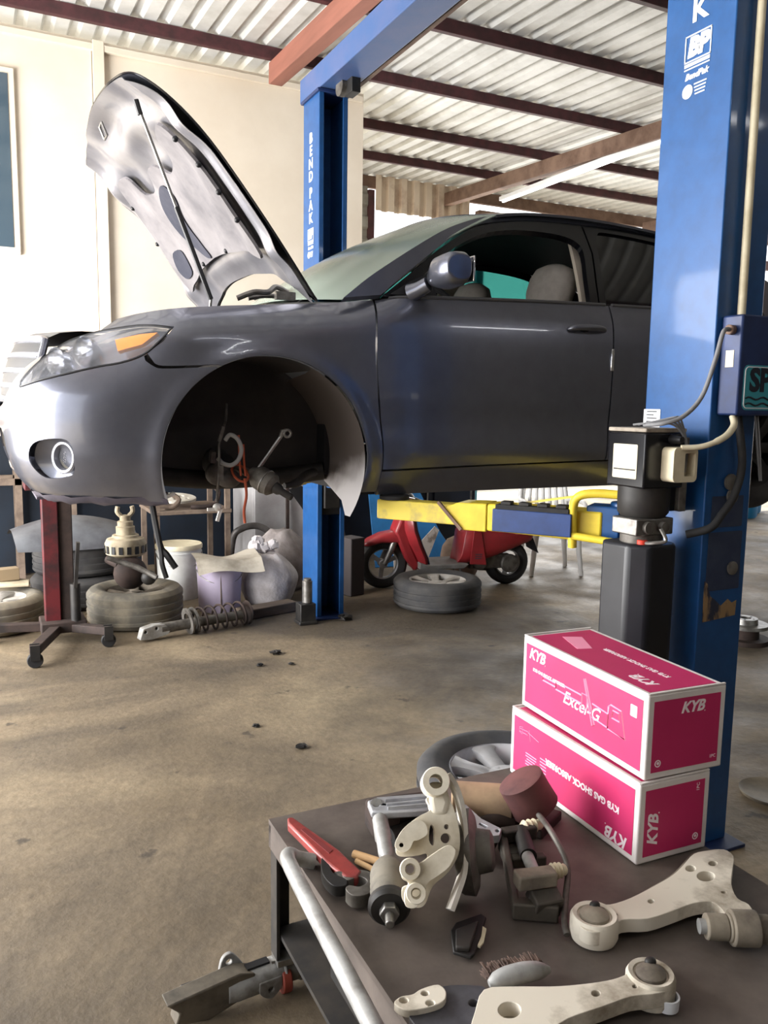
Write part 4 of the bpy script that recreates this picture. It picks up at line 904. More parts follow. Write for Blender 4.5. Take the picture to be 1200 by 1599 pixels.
MB().prism([(1.20, .38), (1.235, .38), (1.29, .25), (1.22, .29)], h=.10, M=basis((0, .05, 0), (1, 0, 0), (0, 0, 1))).build('mud_flap', m_black, sc, bevel=.004)
st = [ring(.56, .55, .10, .03), ring(.62, .56, .13, .045), ring(.85, .575, .14, .05), ring(1.05, .59, .13, .05), ring(1.14, .59, .09, .03)]
b_ = MB().grid(st, True); v_ = list(b_.bm.verts); b_.bm.faces.new(v_[:24]); b_.bm.faces.new(v_[-24:]); b_.build('seat', m_black, sc, bevel=.01)
MB().prism([(.26, .165), (.62, .165), (.66, .20), (.62, .205), (.32, .20), (.26, .22)], h=.34, M=basis((0, .17, 0), (1, 0, 0), (0, 0, 1))).build('footboard', mat('footboard_grey', S(140, 138, 136), .8, col2=S(116, 112, 108), scale=8), sc, bevel=.008)
ls = [[V((x, y*w, z)) for y in (-1, -.8, -.4, 0, .4, .8, 1)] for x, z, w in ((.30, .15, .13), (.27, .25, .16), (.215, .36, .19), (.175, .47, .19), (.165, .56, .165), (.175, .64, .12))]
for row in ls:
    for k, v in enumerate(row): v.x += (0, .0, -.035, -.045, -.035, .0, 0)[k]+(.03 if k in (0, 6) else 0)
b_ = MB().grid(ls); bmesh.ops.recalc_face_normals(b_.bm, faces=b_.bm.faces); bmesh.ops.solidify(b_.bm, geom=list(b_.bm.faces), thickness=.03); shl = b_.build('leg_shield', m_red, sc, ang=60)
MB().grid([[V((v.x+.034, v.y*.93, v.z)) for v in row] for row in ls]).build('inner_shield', m_dark, shl)
MB().prism([(.07, .45), (.13, .60), (.17, .64), (.20, .60), (.19, .45), (.22, .33), (.29, .17), (.24, .14), (.16, .24)], h=.20, M=basis((0, .10, 0), (1, 0, 0), (0, 0, 1))).build('front_cowl', m_red, sc, bevel=.03, seg=3)
fd_ = MB().grid([ring(-.17, .345, .03, .008), ring(-.12, .365, .07, .03), ring(-.02, .40, .085, .04), ring(.10, .41, .095, .05), ring(.17, .36, .10, .075), ring(.215, .25, .095, .055), ring(.26, .15, .08, .03)], True)
v_ = list(fd_.bm.verts); fd_.bm.faces.new(v_[:24]); fd_.bm.faces.new(v_[-24:]); fd_.build('front_mudguard', m_red, sc, ang=60)
for s in (-1, 1): MB().tube([(0, s*.062, .195), (.05, s*.062, .30), (.10, s*.05, .42)], [.02, .026, .026], 12).build('fork_leg', m_steel, sc)
MB().tube([(.16, 0, .58), (.20, 0, .70)], .03, 14).tube(crom([(.24, -.29, .70), (.21, -.18, .72), (.20, 0, .70), (.21, .18, .72), (.24, .29, .70)], 5), .012, 10).ball((.18, 0, .70), (.07, .09, .06), 10).build('handlebar', m_black, sc)
for s in (-1, 1): MB().cyl((.235, s*.23, .705), (.25, s*.33, .70), .018, n=12).build('grip', m_black, sc)
mr = MB().tube([(.20, -.2, .72), (.13, -.24, .74)], .006, 8).ball((.08, -.25, .70), (.05, .014, .035), 8).build('mirror', m_chrome, sc)
en = MB().box((.86, 0, .20), (.34, .14, .12)).cyl((1.03, -.09, .18), (1.03, -.05, .18), .075, n=24).cyl((.78, -.09, .19), (.78, .08, .19), .06, n=20).build('engine', m_dirtysteel, sc, bevel=.012)
MB().tube(crom([(.75, .10, .16), (.9, .12, .12), (1.1, .13, .16), (1.2, .13, .17)], 5), .035, 12).build('exhaust', m_grease, sc)
MB().tube([(.60, -.10, .16), (.66, -.17, .02)], .010, 8).tube([(.60, .10, .16), (.66, .17, .02)], .010, 8).tube([(.66, -.17, .012), (.66, .17, .012)], .012, 8).build('stand', m_steel, sc)
sc.scale = (1.025, 1.025, 1.025)
# ---- white plastic chair
ch = thing('plastic_chair', 'white moulded plastic chair beyond the red scooter', 'chair', (4.56, 5.86, 0), (0, 0, -.35))
m_chair = mat('white_chair_plastic', S(238, 238, 236), .5)
for sx in (-1, 1):
    for sy in (-1, 1):
        MB().tube([(sx*.225, sy*.22, 0), (sx*.20, sy*.20, .22), (sx*.185, sy*.19, .41)], [.020, .024, .032], 10).build('leg', m_chair, ch)
MB().grid([[V((x, y, .42+.03*(x/.22)**2*.5+.015*(y/.22)**2)) for x in (-.22, -.15, -.05, .05, .15, .22)] for y in (-.22, -.15, 0, .15, .22)]).box((0, 0, .405), (.42, .40, .02)).build('seat', m_chair, ch, bevel=.004)
bk = MB()
for k in range(7): bk.tube([(-.18+.06*k, .20, .44), (-.19+.063*k, .25, .62), (-.17+.057*k, .29, .80)], [.022, .018, .02], 8)
bk.tube(crom([(-.21, .20, .43), (-.215, .25, .65), (-.17, .29, .82), (0, .30, .85), (.17, .29, .82), (.215, .25, .65), (.21, .20, .43)], 5), .022, 10); bk.build('backrest', m_chair, ch)
for s in (-1, 1): MB().tube(crom([(s*.215, .24, .62), (s*.255, .08, .63), (s*.255, -.15, .62), (s*.235, -.21, .52), (s*.20, -.2, .42)], 5), .02, 10).build('armrest', m_chair, ch)
# ---- things behind the scooter
m_bluesheet = mat('blue_sheet', S(36, 104, 158), .6, col2=S(30, 88, 134), scale=4)
bs = thing('blue_board', 'bright blue sheet leaning on the cabinet behind the red scooter', 'board', (3.72, 6.52, 0), (0, 0, -.12))
MB().prism([(-.55, .0), (.30, .0), (.12, .30), (-.18, 1.02), (-.55, 1.05)], h=.018, M=basis((0, 0, 0), (1, 0, 0), (0, .35, 1))).build('sheet', m_bluesheet, bs, bevel=.003)
MB().prism(rrect(.20, .22, .01, -.36, .86), h=.004, M=basis((0, -.022, 0), (1, 0, 0), (0, .35, 1))).build('window_cut', m_black, bs, smooth=False)
cb2 = thing('workshop_cabinet', 'dark navy steel cabinet behind the red scooter', 'cabinet', (3.72, 7.2, 0))
MB().box((0, 0, .55), (1.5, .46, 1.02)).build('body', mat('navy_cabinet', S(28, 36, 50), .6, col2=S(20, 26, 38), scale=5), cb2, bevel=.01)
for x in (-.5, 0, .5):
    d = MB().box((x, -.238, .55), (.47, .02, .94)).build('door', bpy.data.materials['navy_cabinet'], cb2, bevel=.006); MB().box((x+.18, -.255, .6), (.015, .02, .12)).build('handle', m_steel, d)
for x in (-.7, .7):
    for y in (-.18, .18): MB().box((x, y, .02), (.06, .06, .04)).build('foot', m_black, cb2)
td = thing('dusty_tank', 'brown dusty rounded tank on the ground behind the scooter footboard', 'tank', (3.76, 6.10, 0))
MB().lathe([(0, 0), (.15, 0), (.165, .03), (.165, .16), (.15, .24), (.11, .30), (.05, .33), (0, .335)], 36).build('shell', mat('brown_dust', S(128, 108, 92), .9, col2=S(100, 84, 72), scale=6), td)
MB().cyl((0, 0, .33), (0, 0, .36), .03, n=16).build('cap', m_dirtysteel, td)
for k, (x, y, z, rz, w_, lb) in enumerate(((3.50, 6.15, .30, .5, .42, 'pale broken plastic strip'), (3.42, 6.05, .18, .2, .36, 'pale plastic panel'))):
    pass
pc = thing('plastic_offcut', 'pale broken plastic panel leaning behind the scooter footboard', 'scrap panel', (3.38, 6.24, 0), (0, 0, .1))
MB().prism([(-.20, 0), (.10, 0), (.34, .36), (.30, .40), (.05, .22), (-.10, .34), (-.16, .32)], h=.008, M=basis((0, 0, 0), (1, 0, 0), (0, .3, 1))).build('panel', mat('pale_scrap', S(186, 180, 172), .7, col2=S(128, 118, 108), scale=8, lo=.5, hi=.6), pc, bevel=.002)
# ---- red transmission jack at the left
m_redjk = mat('worn_red_steel', S(88, 18, 24), .65, col2=S(38, 18, 20), scale=5, lo=.42, hi=.62)
m_rust = mat('dark_rusty_steel', S(62, 49, 44), .8, .2, col2=S(36, 30, 28), scale=8)
jk = thing('transmission_jack', 'tall red and rust jack on splayed castor legs under the front of the car', 'jack', (.40, 5.28, 0))
MB().bar((-.035, 0, .10), (-.035, 0, .92), .10, .09).build('column', m_redjk, jk, bevel=.006)
MB().bar((.05, .0, .10), (.05, 0, .95), .07, .08).build('ram_tube', m_rust, jk, bevel=.006)
MB().cyl((.09, -.08, .10), (.09, -.08, .36), .03, n=16).build('pump_cylinder', m_grease, jk)
MB().bar((.09, -.10, .34), (.11, -.13, .62), .03, .02).build('pump_lever', m_grease, jk)
MB().box((.02, 0, .10), (.26, .22, .07)).build('base', m_rust, jk, bevel=.008)
MB().box((.0, 0, .955), (.34, .20, .04)).build('saddle', m_redjk, jk, bevel=.006)
for ex, ey in ((-.17, -.52), (.25, -.27), (-.40, .06), (.02, .36)):
    MB().bar((0, 0, .085), (ex, ey, .10), .06, .05).build('leg', m_rust, jk, bevel=.005)
    c = MB().bar((ex, ey-.022, .045), (ex, ey-.022, .13), .012, .05).bar((ex, ey+.022, .045), (ex, ey+.022, .13), .012, .05).build('caster', m_grease, jk)
    MB().cyl((ex-.0, ey-.016, .042), (ex, ey+.016, .042), .042, n=24).build('caster_wheel', m_rubber, c, bevel=.004)
# ---- old parts piled on the dusty tyre
m_dustal = mat('dusty_cream_casting', S(170, 158, 134), .8, .1, col2=S(128, 116, 96), scale=9)
al = thing('dusty_alternator', 'dusty cream alternator with slotted housing standing on the tyre pile', 'alternator', (.86, 5.64, .43))
MB().lathe([(0, 0), (.10, 0), (.13, .02), (.135, .09), (.12, .12), (.09, .13), (.085, .145), (.0, .15)], 28).build('housing', m_dustal, al)
for k in range(16): 
    a = k*2*PI/16; MB().box((.133*math.cos(a), .133*math.sin(a), .055), (.008, .026, .05), (0, 0, a)).build('slot', m_black, al)
MB().lathe([(.06, .14), (.062, .20), (.05, .205), (.052, .235), (.035, .24), (.035, .275), (0, .275)], 24).build('pulley', m_dustal, al)
for s in (-1, 1): MB().tube(crom([(s*.025, 0, .27), (s*.05, 0, .30), (s*.045, 0, .335)], 4), .015, 8).build('ear', m_dustal, al)
sr = thing('steering_joint', 'rusty steering linkage heaped in the middle of the dusty tyre', 'steering part', (.90, 5.52, .252))
MB().tube([(-.18, -.02, .20), (.0, -.06, .13), (.11, -.15, .07)], [.016, .02, .016], 10).build('rod', m_dirtysteel, sr)
MB().ball((-.03, .02, .08), (.11, .09, .11), 10).build('gearbox', m_rust, sr)
MB().ball((.07, -.08, .06), (.05, .045, .05), 8).build('joint', m_grease, sr)
MB().tube([(-.10, .02, .14), (-.16, .10, .17)], .03, 12).build('stub', m_rust, sr)
# ---- grey fairing lying on the dark tyres, card bits
FP = crom([(6.50, .52), (6.34, .62), (6.16, .645), (6.0, .58), (5.93, .49), (5.915, .44)], 4)
fa = MB().grid([[V((.16+.86*u-.10*(k/len(FP))*(u-.5), y, .46+(z-.46)*(.25+.75*math.sin(PI*(.12+.80*u))))) for u in [i/18 for i in range(19)]] for k, (y, z) in enumerate(FP)])
bmesh.ops.solidify(fa.bm, geom=list(fa.bm.faces), thickness=.006)
setp(fa.build('grey_fairing', mat('grey_fairing_plastic', S(96, 98, 102), .55, col2=S(66, 66, 70), scale=3)), 'large grey plastic fairing draped over the dark tyres', 'fairing')
cdp = MB().prism([(-.14, -.10), (.12, -.12), (.16, .02), (.05, .10), (-.15, .08)], h=.012, M=Matrix.Translation((.12, 5.93, .245)) @ Euler((.08, .05, .2)).to_matrix().to_4x4())
setp(cdp.build('paint_tray', mat('pale_card', S(206, 196, 170), .8, col2=S(176, 164, 138), scale=7), bevel=.003), 'pale irregular tray resting on the left edge wheel', 'tray')
bx = MB().box((.14, 5.97, .30), (.13, .09, .08), (0, 0, .2)); setp(bx.build('small_brown_box', mat('brown_card', S(140, 122, 96), .85), bevel=.003), 'small brown carton on the pale tray at the left edge', 'carton')
# ---- welded racks
m_tan = mat('tan_angle_iron', S(126, 110, 96), .75, .2, col2=S(98, 84, 74), scale=9)
rk = thing('small_steel_rack', 'tan welded rack with one shelf of oily parts behind the buckets', 'rack', (1.50, 6.75, 0))
for x, y in ((-.28, -.30), (.28, -.30), (-.28, .26), (.28, .26)): MB().bar((x, y, 0), (x, y, 1.25), .04, .04).build('post', m_tan, rk)
MB().box((0, -.02, .60), (.62, .62, .03)).build('shelf', m_tan, rk, bevel=.004)
MB().box((0, -.02, 1.20), (.62, .62, .03)).build('top_shelf', m_tan, rk, bevel=.004)
rk2 = thing('tall_steel_rack', 'tan welded frame rack at the left edge against the dark blue wall', 'rack', (-.15, 7.22, 0))
for x, y in ((-.6, -.18), (.42, -.18), (-.6, .18), (.42, .18)): MB().bar((x, y, 0), (x, y, 1.3), .05, .05).build('post', m_tan, rk2)
for z in (.82, 1.27):
    for y in (-.18, .18): MB().bar((-.6, y, z), (.82, y, z), .05, .05).build('rail', m_tan, rk2)
MB().bar((.82, -.18, 0), (.82, -.18, 1.3), .05, .05).bar((.82, .18, 0), (.82, .18, 1.3), .05, .05).bar((.82, -.18, 1.0), (.82, .18, 1.0), .04, .04).build('end_frame', m_tan, rk2)
wp_ = MB().prism(circ(0, 0, .17, 36, .15), [circ(.06, .03, .02, 10), circ(-.07, .03, .022, 10), circ(0, -.07, .03, 12), circ(.09, -.05, .014, 8)], h=.022, M=Matrix.Translation((1.42, 6.72, .672)) @ Euler((.14, .02, 0)).to_matrix().to_4x4())
setp(wp_.build('backing_plate', mat('white_plate', S(222, 218, 206), .5, col2=S(190, 182, 166), scale=9), bevel=.003), 'white slotted backing plate on the small tan rack', 'plate')
br = MB().tube(crom([(1.50, 6.50, .634), (1.55, 6.48, .634), (1.64, 6.48, .638), (1.70, 6.50, .66), (1.73, 6.52, .74), (1.70, 6.55, .78)], 5), .018, 10)
setp(br.build('bent_bracket', m_rust), 'bent dark steel bracket lying on the small tan rack', 'bracket')
bo = MB().tube(crom([(1.30, 6.52, .639), (1.36, 6.50, .641), (1.41, 6.52, .69), (1.37, 6.55, .73)], 4), .02, 8)
setp(bo.build('rusty_hook', m_tan), 'rusty curved hook at the left of the small tan rack', 'hook')
# ---- buckets and sacks
def bucket(name, label, loc, r, h, m, lid=None, line=False):
    b = thing(name, label, 'bucket', loc)
    MB().lathe([(0, 0), (r*.90, 0), (r*.92, .006), (r, h*.86), (r*1.03, h*.865), (r*1.03, h*.89), (r, h*.895), (r, h*.96), (r*1.03, h*.965), (r*1.03, h), (r*.99, h), (r*.97, h*.9), (r*.88, .01), (0, .01)], 48).build('pail', m, b)
    if lid: MB().lathe([(r*1.05, h*.94), (r*1.06, h*1.0), (r*1.02, h*1.025), (r*.9, h*1.015), (0, h*1.01)], 48).build('lid', lid, b)
    MB().tube([V((r*1.04*math.cos(a), r*1.04*math.sin(a)*.9, h*.86-h*.25*abs(math.sin(a)))) for a in [PI*k/20+PI for k in range(21)]], .004, 6).build('wire_handle', m_steel, b)
    return b
m_wbucket = mat('white_bucket', S(216, 216, 212), .5, col2=S(198, 196, 190), scale=7)
bucket('plastic_bucket', 'white lidded bucket under the small tan rack', (1.32, 6.14, 0), .165, .40, m_wbucket, m_cream)
lb_ = bucket('plastic_bucket', 'lilac bucket covered by a sheet of cardboard', (1.50, 5.66, 0), .158, .345, mat('lilac_bucket', S(196, 184, 206), .5, col2=S(182, 168, 192), scale=5))
MB().tube([V((-.03, -.150+.0*k, .02+.30*k/8)) for k in range(9)], .004, 6).build('drip', m_tan, lb_)
cs = MB().grid([[V((1.30+.46*u+.03*v, 5.44+.36*v-.02*u, .372+.020*math.sin(u*5+v*2)+.02*u*u+.006*math.sin(9*u)*v-.075*max(0, .3-v)/.3)) for u in [i/14 for i in range(15)]] for v in [j/12 for j in range(13)]])
bmesh.ops.solidify(cs.bm, geom=list(cs.bm.faces), thickness=.005)
setp(cs.build('cardboard_sheet', mat('stained_card', S(180, 172, 158), .9, col2=S(142, 134, 120), scale=6)), 'buckled grey cardboard sheet lying over the lilac bucket', 'cardboard')
def sack(name, label, loc, rx, ry, h, m, rz=0, seed=1, knot=True):
    rnd = random.Random(seed); ph = [rnd.uniform(0, 6) for _ in range(6)]
    b = MB(); rows = []
    for i in range(19):
        t = i/18; prof = (.80+.55*t**.6)*(1-max(0, t-.45)**1.5*1.75) if knot else (.85+.4*t)*(1-max(0, t-.5)*1.1)
        rows.append([V((rx*prof*math.cos(a)*(1+.05*math.sin(3*a+ph[0])+.06*t*math.sin(8*a+ph[1])+.03*math.sin(15*a+ph[2])*t), ry*prof*math.sin(a)*(1+.05*math.sin(2*a+ph[3])+.05*t*math.sin(9*a+ph[4])), h*t+.012*math.sin(5*a+ph[5])*t)) for a in [2*PI*k/48 for k in range(48)]])
    b.grid(rows, True); v_ = list(b.bm.verts); b.bm.faces.new(v_[:48]); b.bm.faces.new(v_[-48:])
    b.xf(Matrix.Translation(loc) @ Matrix.Rotation(rz, 4, 'Z')); return setp(b.build(name, m, ang=70), label, 'sack')
m_sack = mat('white_woven_sack', S(196, 190, 190), .7, col2=S(170, 162, 160), scale=12, bump=.4, bscale=60)
m_sack2 = mat('grey_woven_sack', S(158, 150, 148), .8, col2=S(130, 122, 120), scale=9, bump=.3, bscale=60)
sack('woven_sack', 'white woven sack gathered at the top beside the lilac bucket', (1.88, 5.72, 0), .19, .15, .36, m_sack, seed=3)
sack('woven_sack', 'slumped grey sack behind the gathered white one near the far post', (2.12, 6.15, 0), .26, .2, .46, m_sack2, .5, 5)
bgp = MB(); rnd = random.Random(4)
for k in range(5):
    bgp.ball((1.80+.035*k, 5.80+.02*(k % 2), .40+.03*math.sin(k*1.7)), (.05, .045, .06-.006*k), 6)
for v in bgp.bm.verts: v.co += V((rnd.uniform(-1, 1), rnd.uniform(-1, 1), rnd.uniform(-1, 1)))*.010
setp(bgp.build('crumpled_bag', mat('white_plastic_bag', S(214, 208, 208), .35), ang=25), 'crumpled white plastic bag on top of the gathered sack', 'plastic bag')
# ---- long parts at the back
pp = MB().tube(crom([(1.84, 6.62, .0), (1.86, 6.58, .34), (1.93, 6.55, .43), (2.06, 6.55, .445), (2.17, 6.55, .38), (2.23, 6.57, .26), (2.26, 6.6, .03)], 6), .028, 12)
setp(pp.build('exhaust_pipe', mat('grey_pipe', S(104, 100, 98), .55, .5, col2=S(76, 72, 70), scale=8)), 'bent grey exhaust pipe arching behind the sacks', 'pipe')
wc = thing('white_metal_cabinet', 'pale grey metal cabinet standing against the blue dado behind the sacks', 'cabinet', (2.45, 7.05, 0))
MB().box((0, 0, .66), (.74, .6, 1.28)).build('body', mat('pale_grey_enamel', S(168, 166, 166), .5, col2=S(146, 142, 142), scale=3), wc, bevel=.015)
dd = MB().box((0, -.315, .70), (.72, .03, 1.18)).build('door', bpy.data.materials['pale_grey_enamel'], wc, bevel=.01); MB().box((.30, -.345, .8), (.02, .03, .3)).build('handle', m_steel, dd)
for x in (-.3, .3): MB().box((x, 0, .012), (.06, .5, .024)).build('foot', m_black, wc)
rd_ = MB().bar((2.36, 6.64, 0), (2.38, 6.70, 1.02), .025, .025); setp(rd_.build('steel_rod', m_rust), 'thin dark steel rod leaning against the pale cabinet', 'rod')
fl_ = MB().grid([[V((2.30+.30*u+.06*math.sin(PI*v), 5.95+.10*u+.05*v, .04+.80*v*(1-.15*u)+.04*math.sin(u*7+v*5))) for u in [i/10 for i in range(11)]] for v in [j/16 for j in range(17)]])
for v in fl_.bm.verts: v.co.x += -.16*max(0, (v.co.z-.4)/.4)**1.3
bmesh.ops.solidify(fl_.bm, geom=list(fl_.bm.faces), thickness=.008)
setp(fl_.build('arch_liner_scrap', m_black), 'curled black plastic arch liner propped left of the far post', 'plastic liner')
bx = MB().box((2.55, 5.72, .225), (.14, .16, .45), (0, 0, .3)); setp(bx.build('dark_carton', mat('dark_box', S(60, 54, 54), .8), bevel=.008), 'dark dusty carton beside the far blue post', 'carton')
pk = MB().box((1.76, 5.375, .035), (.44, .12, .07), (0, 0, .26)); setp(pk.build('timber_plank', mat('dark_timber', S(92, 78, 66), .85, col2=S(64, 54, 46), scale=5, stretch=(.3, 2, 2)), bevel=.006), 'dark timber offcut on the floor behind the coil spring', 'plank')
# ---- coil-over strut on the floor
sp_ = thing('coil_spring_strut', 'grey strut with rusty coil spring lying in front of the dusty tyre', 'strut', (1.18, 5.10, .0), (0, 0, .20))
MB().tube([(-.22, 0, .065), (.02, 0, .07), (.34, 0, .07)], [.034, .032, .03], 16).build('damper_body', m_dirtysteel, sp_)
MB().prism([(-.36, .02), (-.34, .085), (-.27, .10), (-.20, .095), (-.16, .06), (-.18, .03), (-.28, .012)], [circ(-.325, .065, .010, 10), circ(-.255, .078, .010, 10)], h=.06, M=basis((0, .03, 0), (1, 0, 0), (0, 0, 1))).build('knuckle_bracket', mat('pale_grey_casting', S(170, 170, 168), .6, .2, col2=S(128, 124, 118), scale=9), sp_, bevel=.004)
for x in (-.04, .0): MB().lathe([(.05, 0), (.085, .0), (.085, .012), (.05, .012)], 32, Matrix.Translation((x, 0, .085)) @ Euler((0, PI/2-.15, 0)).to_matrix().to_4x4(), closed=True).build('spring_seat', m_dirtysteel, sp_)
MB().tube([V((.03+.34*k/150, .075*math.cos(k*2*PI*5/150), .085+.075*math.sin(k*2*PI*5/150))) for k in range(151)], .0075, 8).build('coil_spring', m_rust, sp_)
MB().lathe([(0, 0), (.075, 0), (.08, .01), (.05, .03), (0, .035)], 28, Matrix.Translation((.375, 0, .082)) @ Euler((0, PI/2, 0)).to_matrix().to_4x4()).build('top_mount', m_rust, sp_)
# ---- bottle jack by the far post
bj = thing('bottle_jack', 'small black bottle jack with bare steel ram beside the far post foot', 'jack', (1.925, 5.055, 0))
MB().box((0, 0, .075), (.11, .10, .13)).box((0, 0, .012), (.13, .12, .024)).build('base', m_grease, bj, bevel=.006)
MB().cyl((.01, 0, .14), (.01, 0, .29), .034, n=24).build('ram', m_steel, bj, bevel=.004)
MB().cyl((.01, 0, .29), (.01, 0, .305), .026, n=20).build('saddle', m_dirtysteel, bj)
for k, (px, py, s_) in enumerate(((430, 1022, 1), (406, 1040, .6), (455, 1038, .5), (540, 968, 1.6), (470, 1168, .7), (400, 1135, .5))):
    p = at(px, py); b = MB(); rnd = random.Random(k)
    b.ball(p+V((0, 0, .008*s_)), (.035*s_, .026*s_, .012*s_), 6)
    for v in b.bm.verts: v.co += V((rnd.uniform(-1, 1)*.012*s_, rnd.uniform(-1, 1)*.012*s_, abs(rnd.uniform(0, 1))*.006*s_))
    setp(b.build('oily_clod', m_grease, ang=30), ['black oily clod on the open floor left of centre, largest of a few', 'small black clod left of the largest one', 'tiny black clod right of the largest one', 'flat black clod at the foot of the far post', 'black clod on the brown stain in the middle of the floor', 'small clod on the floor above the middle stain'][k], 'clod', 'clods on the floor')
# ---- right of the near post
dk = thing('brake_disc', 'shiny brake disc lying on another one right of the near post', 'brake disc', (4.33, 3.55, .10))
def disc(t, m): 
    MB().lathe([(.035, .0), (.14, 0), (.14, .022), (.078, .022), (.074, .055), (.035, .055)], 44, closed=True).build('rotor', m, t)
    for k in range(5): MB().cyl((.052*math.cos(k*1.257), .052*math.sin(k*1.257), .05), (.052*math.cos(k*1.257), .052*math.sin(k*1.257), .0562), .007, n=12).build('bolt_hole', m_black, t)
disc(dk, m_steel)
dk2 = thing('brake_disc', 'dark rusty brake disc underneath the shiny one right of the near post', 'brake disc', (4.33, 3.55, .0)); MB().lathe([(.035, .0), (.15, 0), (.15, .03), (.09, .03), (.085, .098), (.035, .098)], 44, closed=True).build('rotor', m_rust, dk2)
gb = bucket('plastic_bucket', 'grey ribbed tub at the right edge beside the brake discs', (4.42, 3.02, 0), .20, .30, mat('grey_tub', S(176, 180, 178), .5, col2=S(150, 154, 152), scale=5))
ds = thing('drain_lid', 'round dusty metal lid on the floor at the right edge', 'lid', (2.68, 2.02, 0))
MB().lathe([(0, .004), (.10, .004), (.112, .012), (.118, .014), (.118, .010), (.112, .0), (0, 0)], 40).build('dish', mat('dusty_lid_metal', S(112, 104, 92), .6, .3, col2=S(140, 130, 112), scale=8), ds)
for k, (x, y) in enumerate(((9.4, 8.0), (9.9, 8.35))):
    d = thing('blue_drum', ['blue plastic drum outside in the bright yard, nearer one', 'blue plastic drum outside in the bright yard, farther one'][k], 'drum', (x, y, 0), group='blue drums in the yard')
    MB().lathe([(0, 0), (.26, 0), (.28, .03), (.29, .3), (.30, .32), (.29, .34), (.29, .58), (.30, .60), (.29, .62), (.28, .86), (.25, .90), (0, .90)], 40).build('drum', mat('drum_blue', S(30, 120, 170), .45) if k == 0 else bpy.data.materials['drum_blue'], d)
    MB().cyl((.12, 0, .90), (.12, 0, .92), .035, n=16).build('bung', m_black, d)
# ================================================================== PARTS TROLLEY AND WHAT LIES ON IT
TZ = .45
m_tray = mat('oily_tray_steel', S(104, 94, 87), .65, 0, col2=S(72, 64, 59), scale=5, lo=.35, hi=.7, bump=.08, bscale=40)
m_frame = mat('dark_trolley_frame', S(46, 44, 43), .6, .2, col2=S(66, 60, 54), scale=9)
m_pipe = mat('scuffed_grey_pipe', S(168, 168, 166), .5, .2, col2=S(128, 126, 122), scale=12)
tr_ = thing('parts_trolley', 'low steel trolley with grey pipe handle covered in removed car parts', 'trolley', (1.04, 1.18, 0), (0, 0, math.radians(-.5)))
cx, cy, hx, hy = 0, 0, .445, .645
tb = MB().box((0, 0, TZ-.008), (hx*2, hy*2, .012))
tb.box((0, hy-.008, TZ-.043), (hx*2, .016, .06)).box((0, -hy+.008, TZ-.043), (hx*2, .016, .06)).box((hx-.008, 0, TZ-.043), (.016, hy*2, .06)).box((-hx+.008, 0, TZ-.043), (.016, hy*2, .06))
tb.build('tray_top', m_tray, tr_)
for x in (-1, 1):
    for y in (-1, 1):
        MB().prism([(0, 0), (.045, 0), (.045, .008), (.008, .008), (.008, .045), (0, .045)], h=TZ-.115, z0=.10, M=Matrix.Translation((x*(hx-.004), y*(hy-.004), 0)) @ Matrix.Diagonal((-x, -y, 1, 1))).build('leg', m_frame, tr_)
        c = MB().box((x*(hx-.03), y*(hy-.03), .092), (.05, .05, .016)).bar((x*(hx-.03)-.018, y*(hy-.03), .03), (x*(hx-.03)-.018, y*(hy-.03), .09), .005, .03).bar((x*(hx-.03)+.018, y*(hy-.03), .03), (x*(hx-.03)+.018, y*(hy-.03), .09), .005, .03).build('caster', m_steel, tr_)
        MB().cyl((x*(hx-.03)-.012, y*(hy-.03), .035), (x*(hx-.03)+.012, y*(hy-.03), .035), .035, n=24).build('caster_wheel', mat('red_caster', S(140, 62, 48), .6) if (x, y) == (-1, -1) else bpy.data.materials['red_caster'], c, bevel=.003)
MB().box((0, 0, .16), (hx*2-.03, hy*2-.03, .012)).build('lower_shelf', m_frame, tr_)
dr = MB().box((0, -.16, TZ-.125), (hx*2-.04, .90, .125)).build('drawer', m_grease, tr_, bevel=.004)
MB().bar((-hx+.03, .30, TZ-.045), (hx-.03, .30, TZ-.045), .03, .03).build('cross_rail', m_frame, tr_)
hp = at(470, 1352, TZ+.012)-V(tr_.location); h0 = at(446, 1343, TZ+.035)-V(tr_.location); h1 = h0+(at(583, 1599, TZ+.040)-V(tr_.location)-h0)*1.5
pth = [hp+V((.03, .0, -.0)), hp+V((-.005, .01, .01)), h0+V((.012, .012, 0)), h0+V((.0, -.01, .004))]+[h0+(h1-h0)*t for t in (.1, .3, .6, .9)]+[h1+V((.01, -.02, 0)), h1+V((.03, -.03, -.01)), h1+V((.07, -.03, -.03))]
MB().tube(crom([tuple(p) for p in pth], 4), .0165, 16).build('pipe_handle', m_pipe, tr_)
def trace(pts, z): return [(p.x, p.y) for p in (at(a, b, z) for a, b in pts)]
def slab(name, pts, z, th, m, parent, holes=(), bevel=.004, o=None, step=None):
    o = V(parent.location) if parent else V((0, 0, 0))
    ol = [(x-o.x, y-o.y) for x, y in trace(pts, z)]; hs = [[(x-o.x, y-o.y) for x, y in trace(h, z)] for h in holes]
    return MB().prism(ol, hs, h=th, z0=z-th-o.z, step=step).build(name, m, parent, bevel=bevel)
def el(cx, cy, rx, ry=None, n=18): return circ(cx, cy, rx, n, ry)
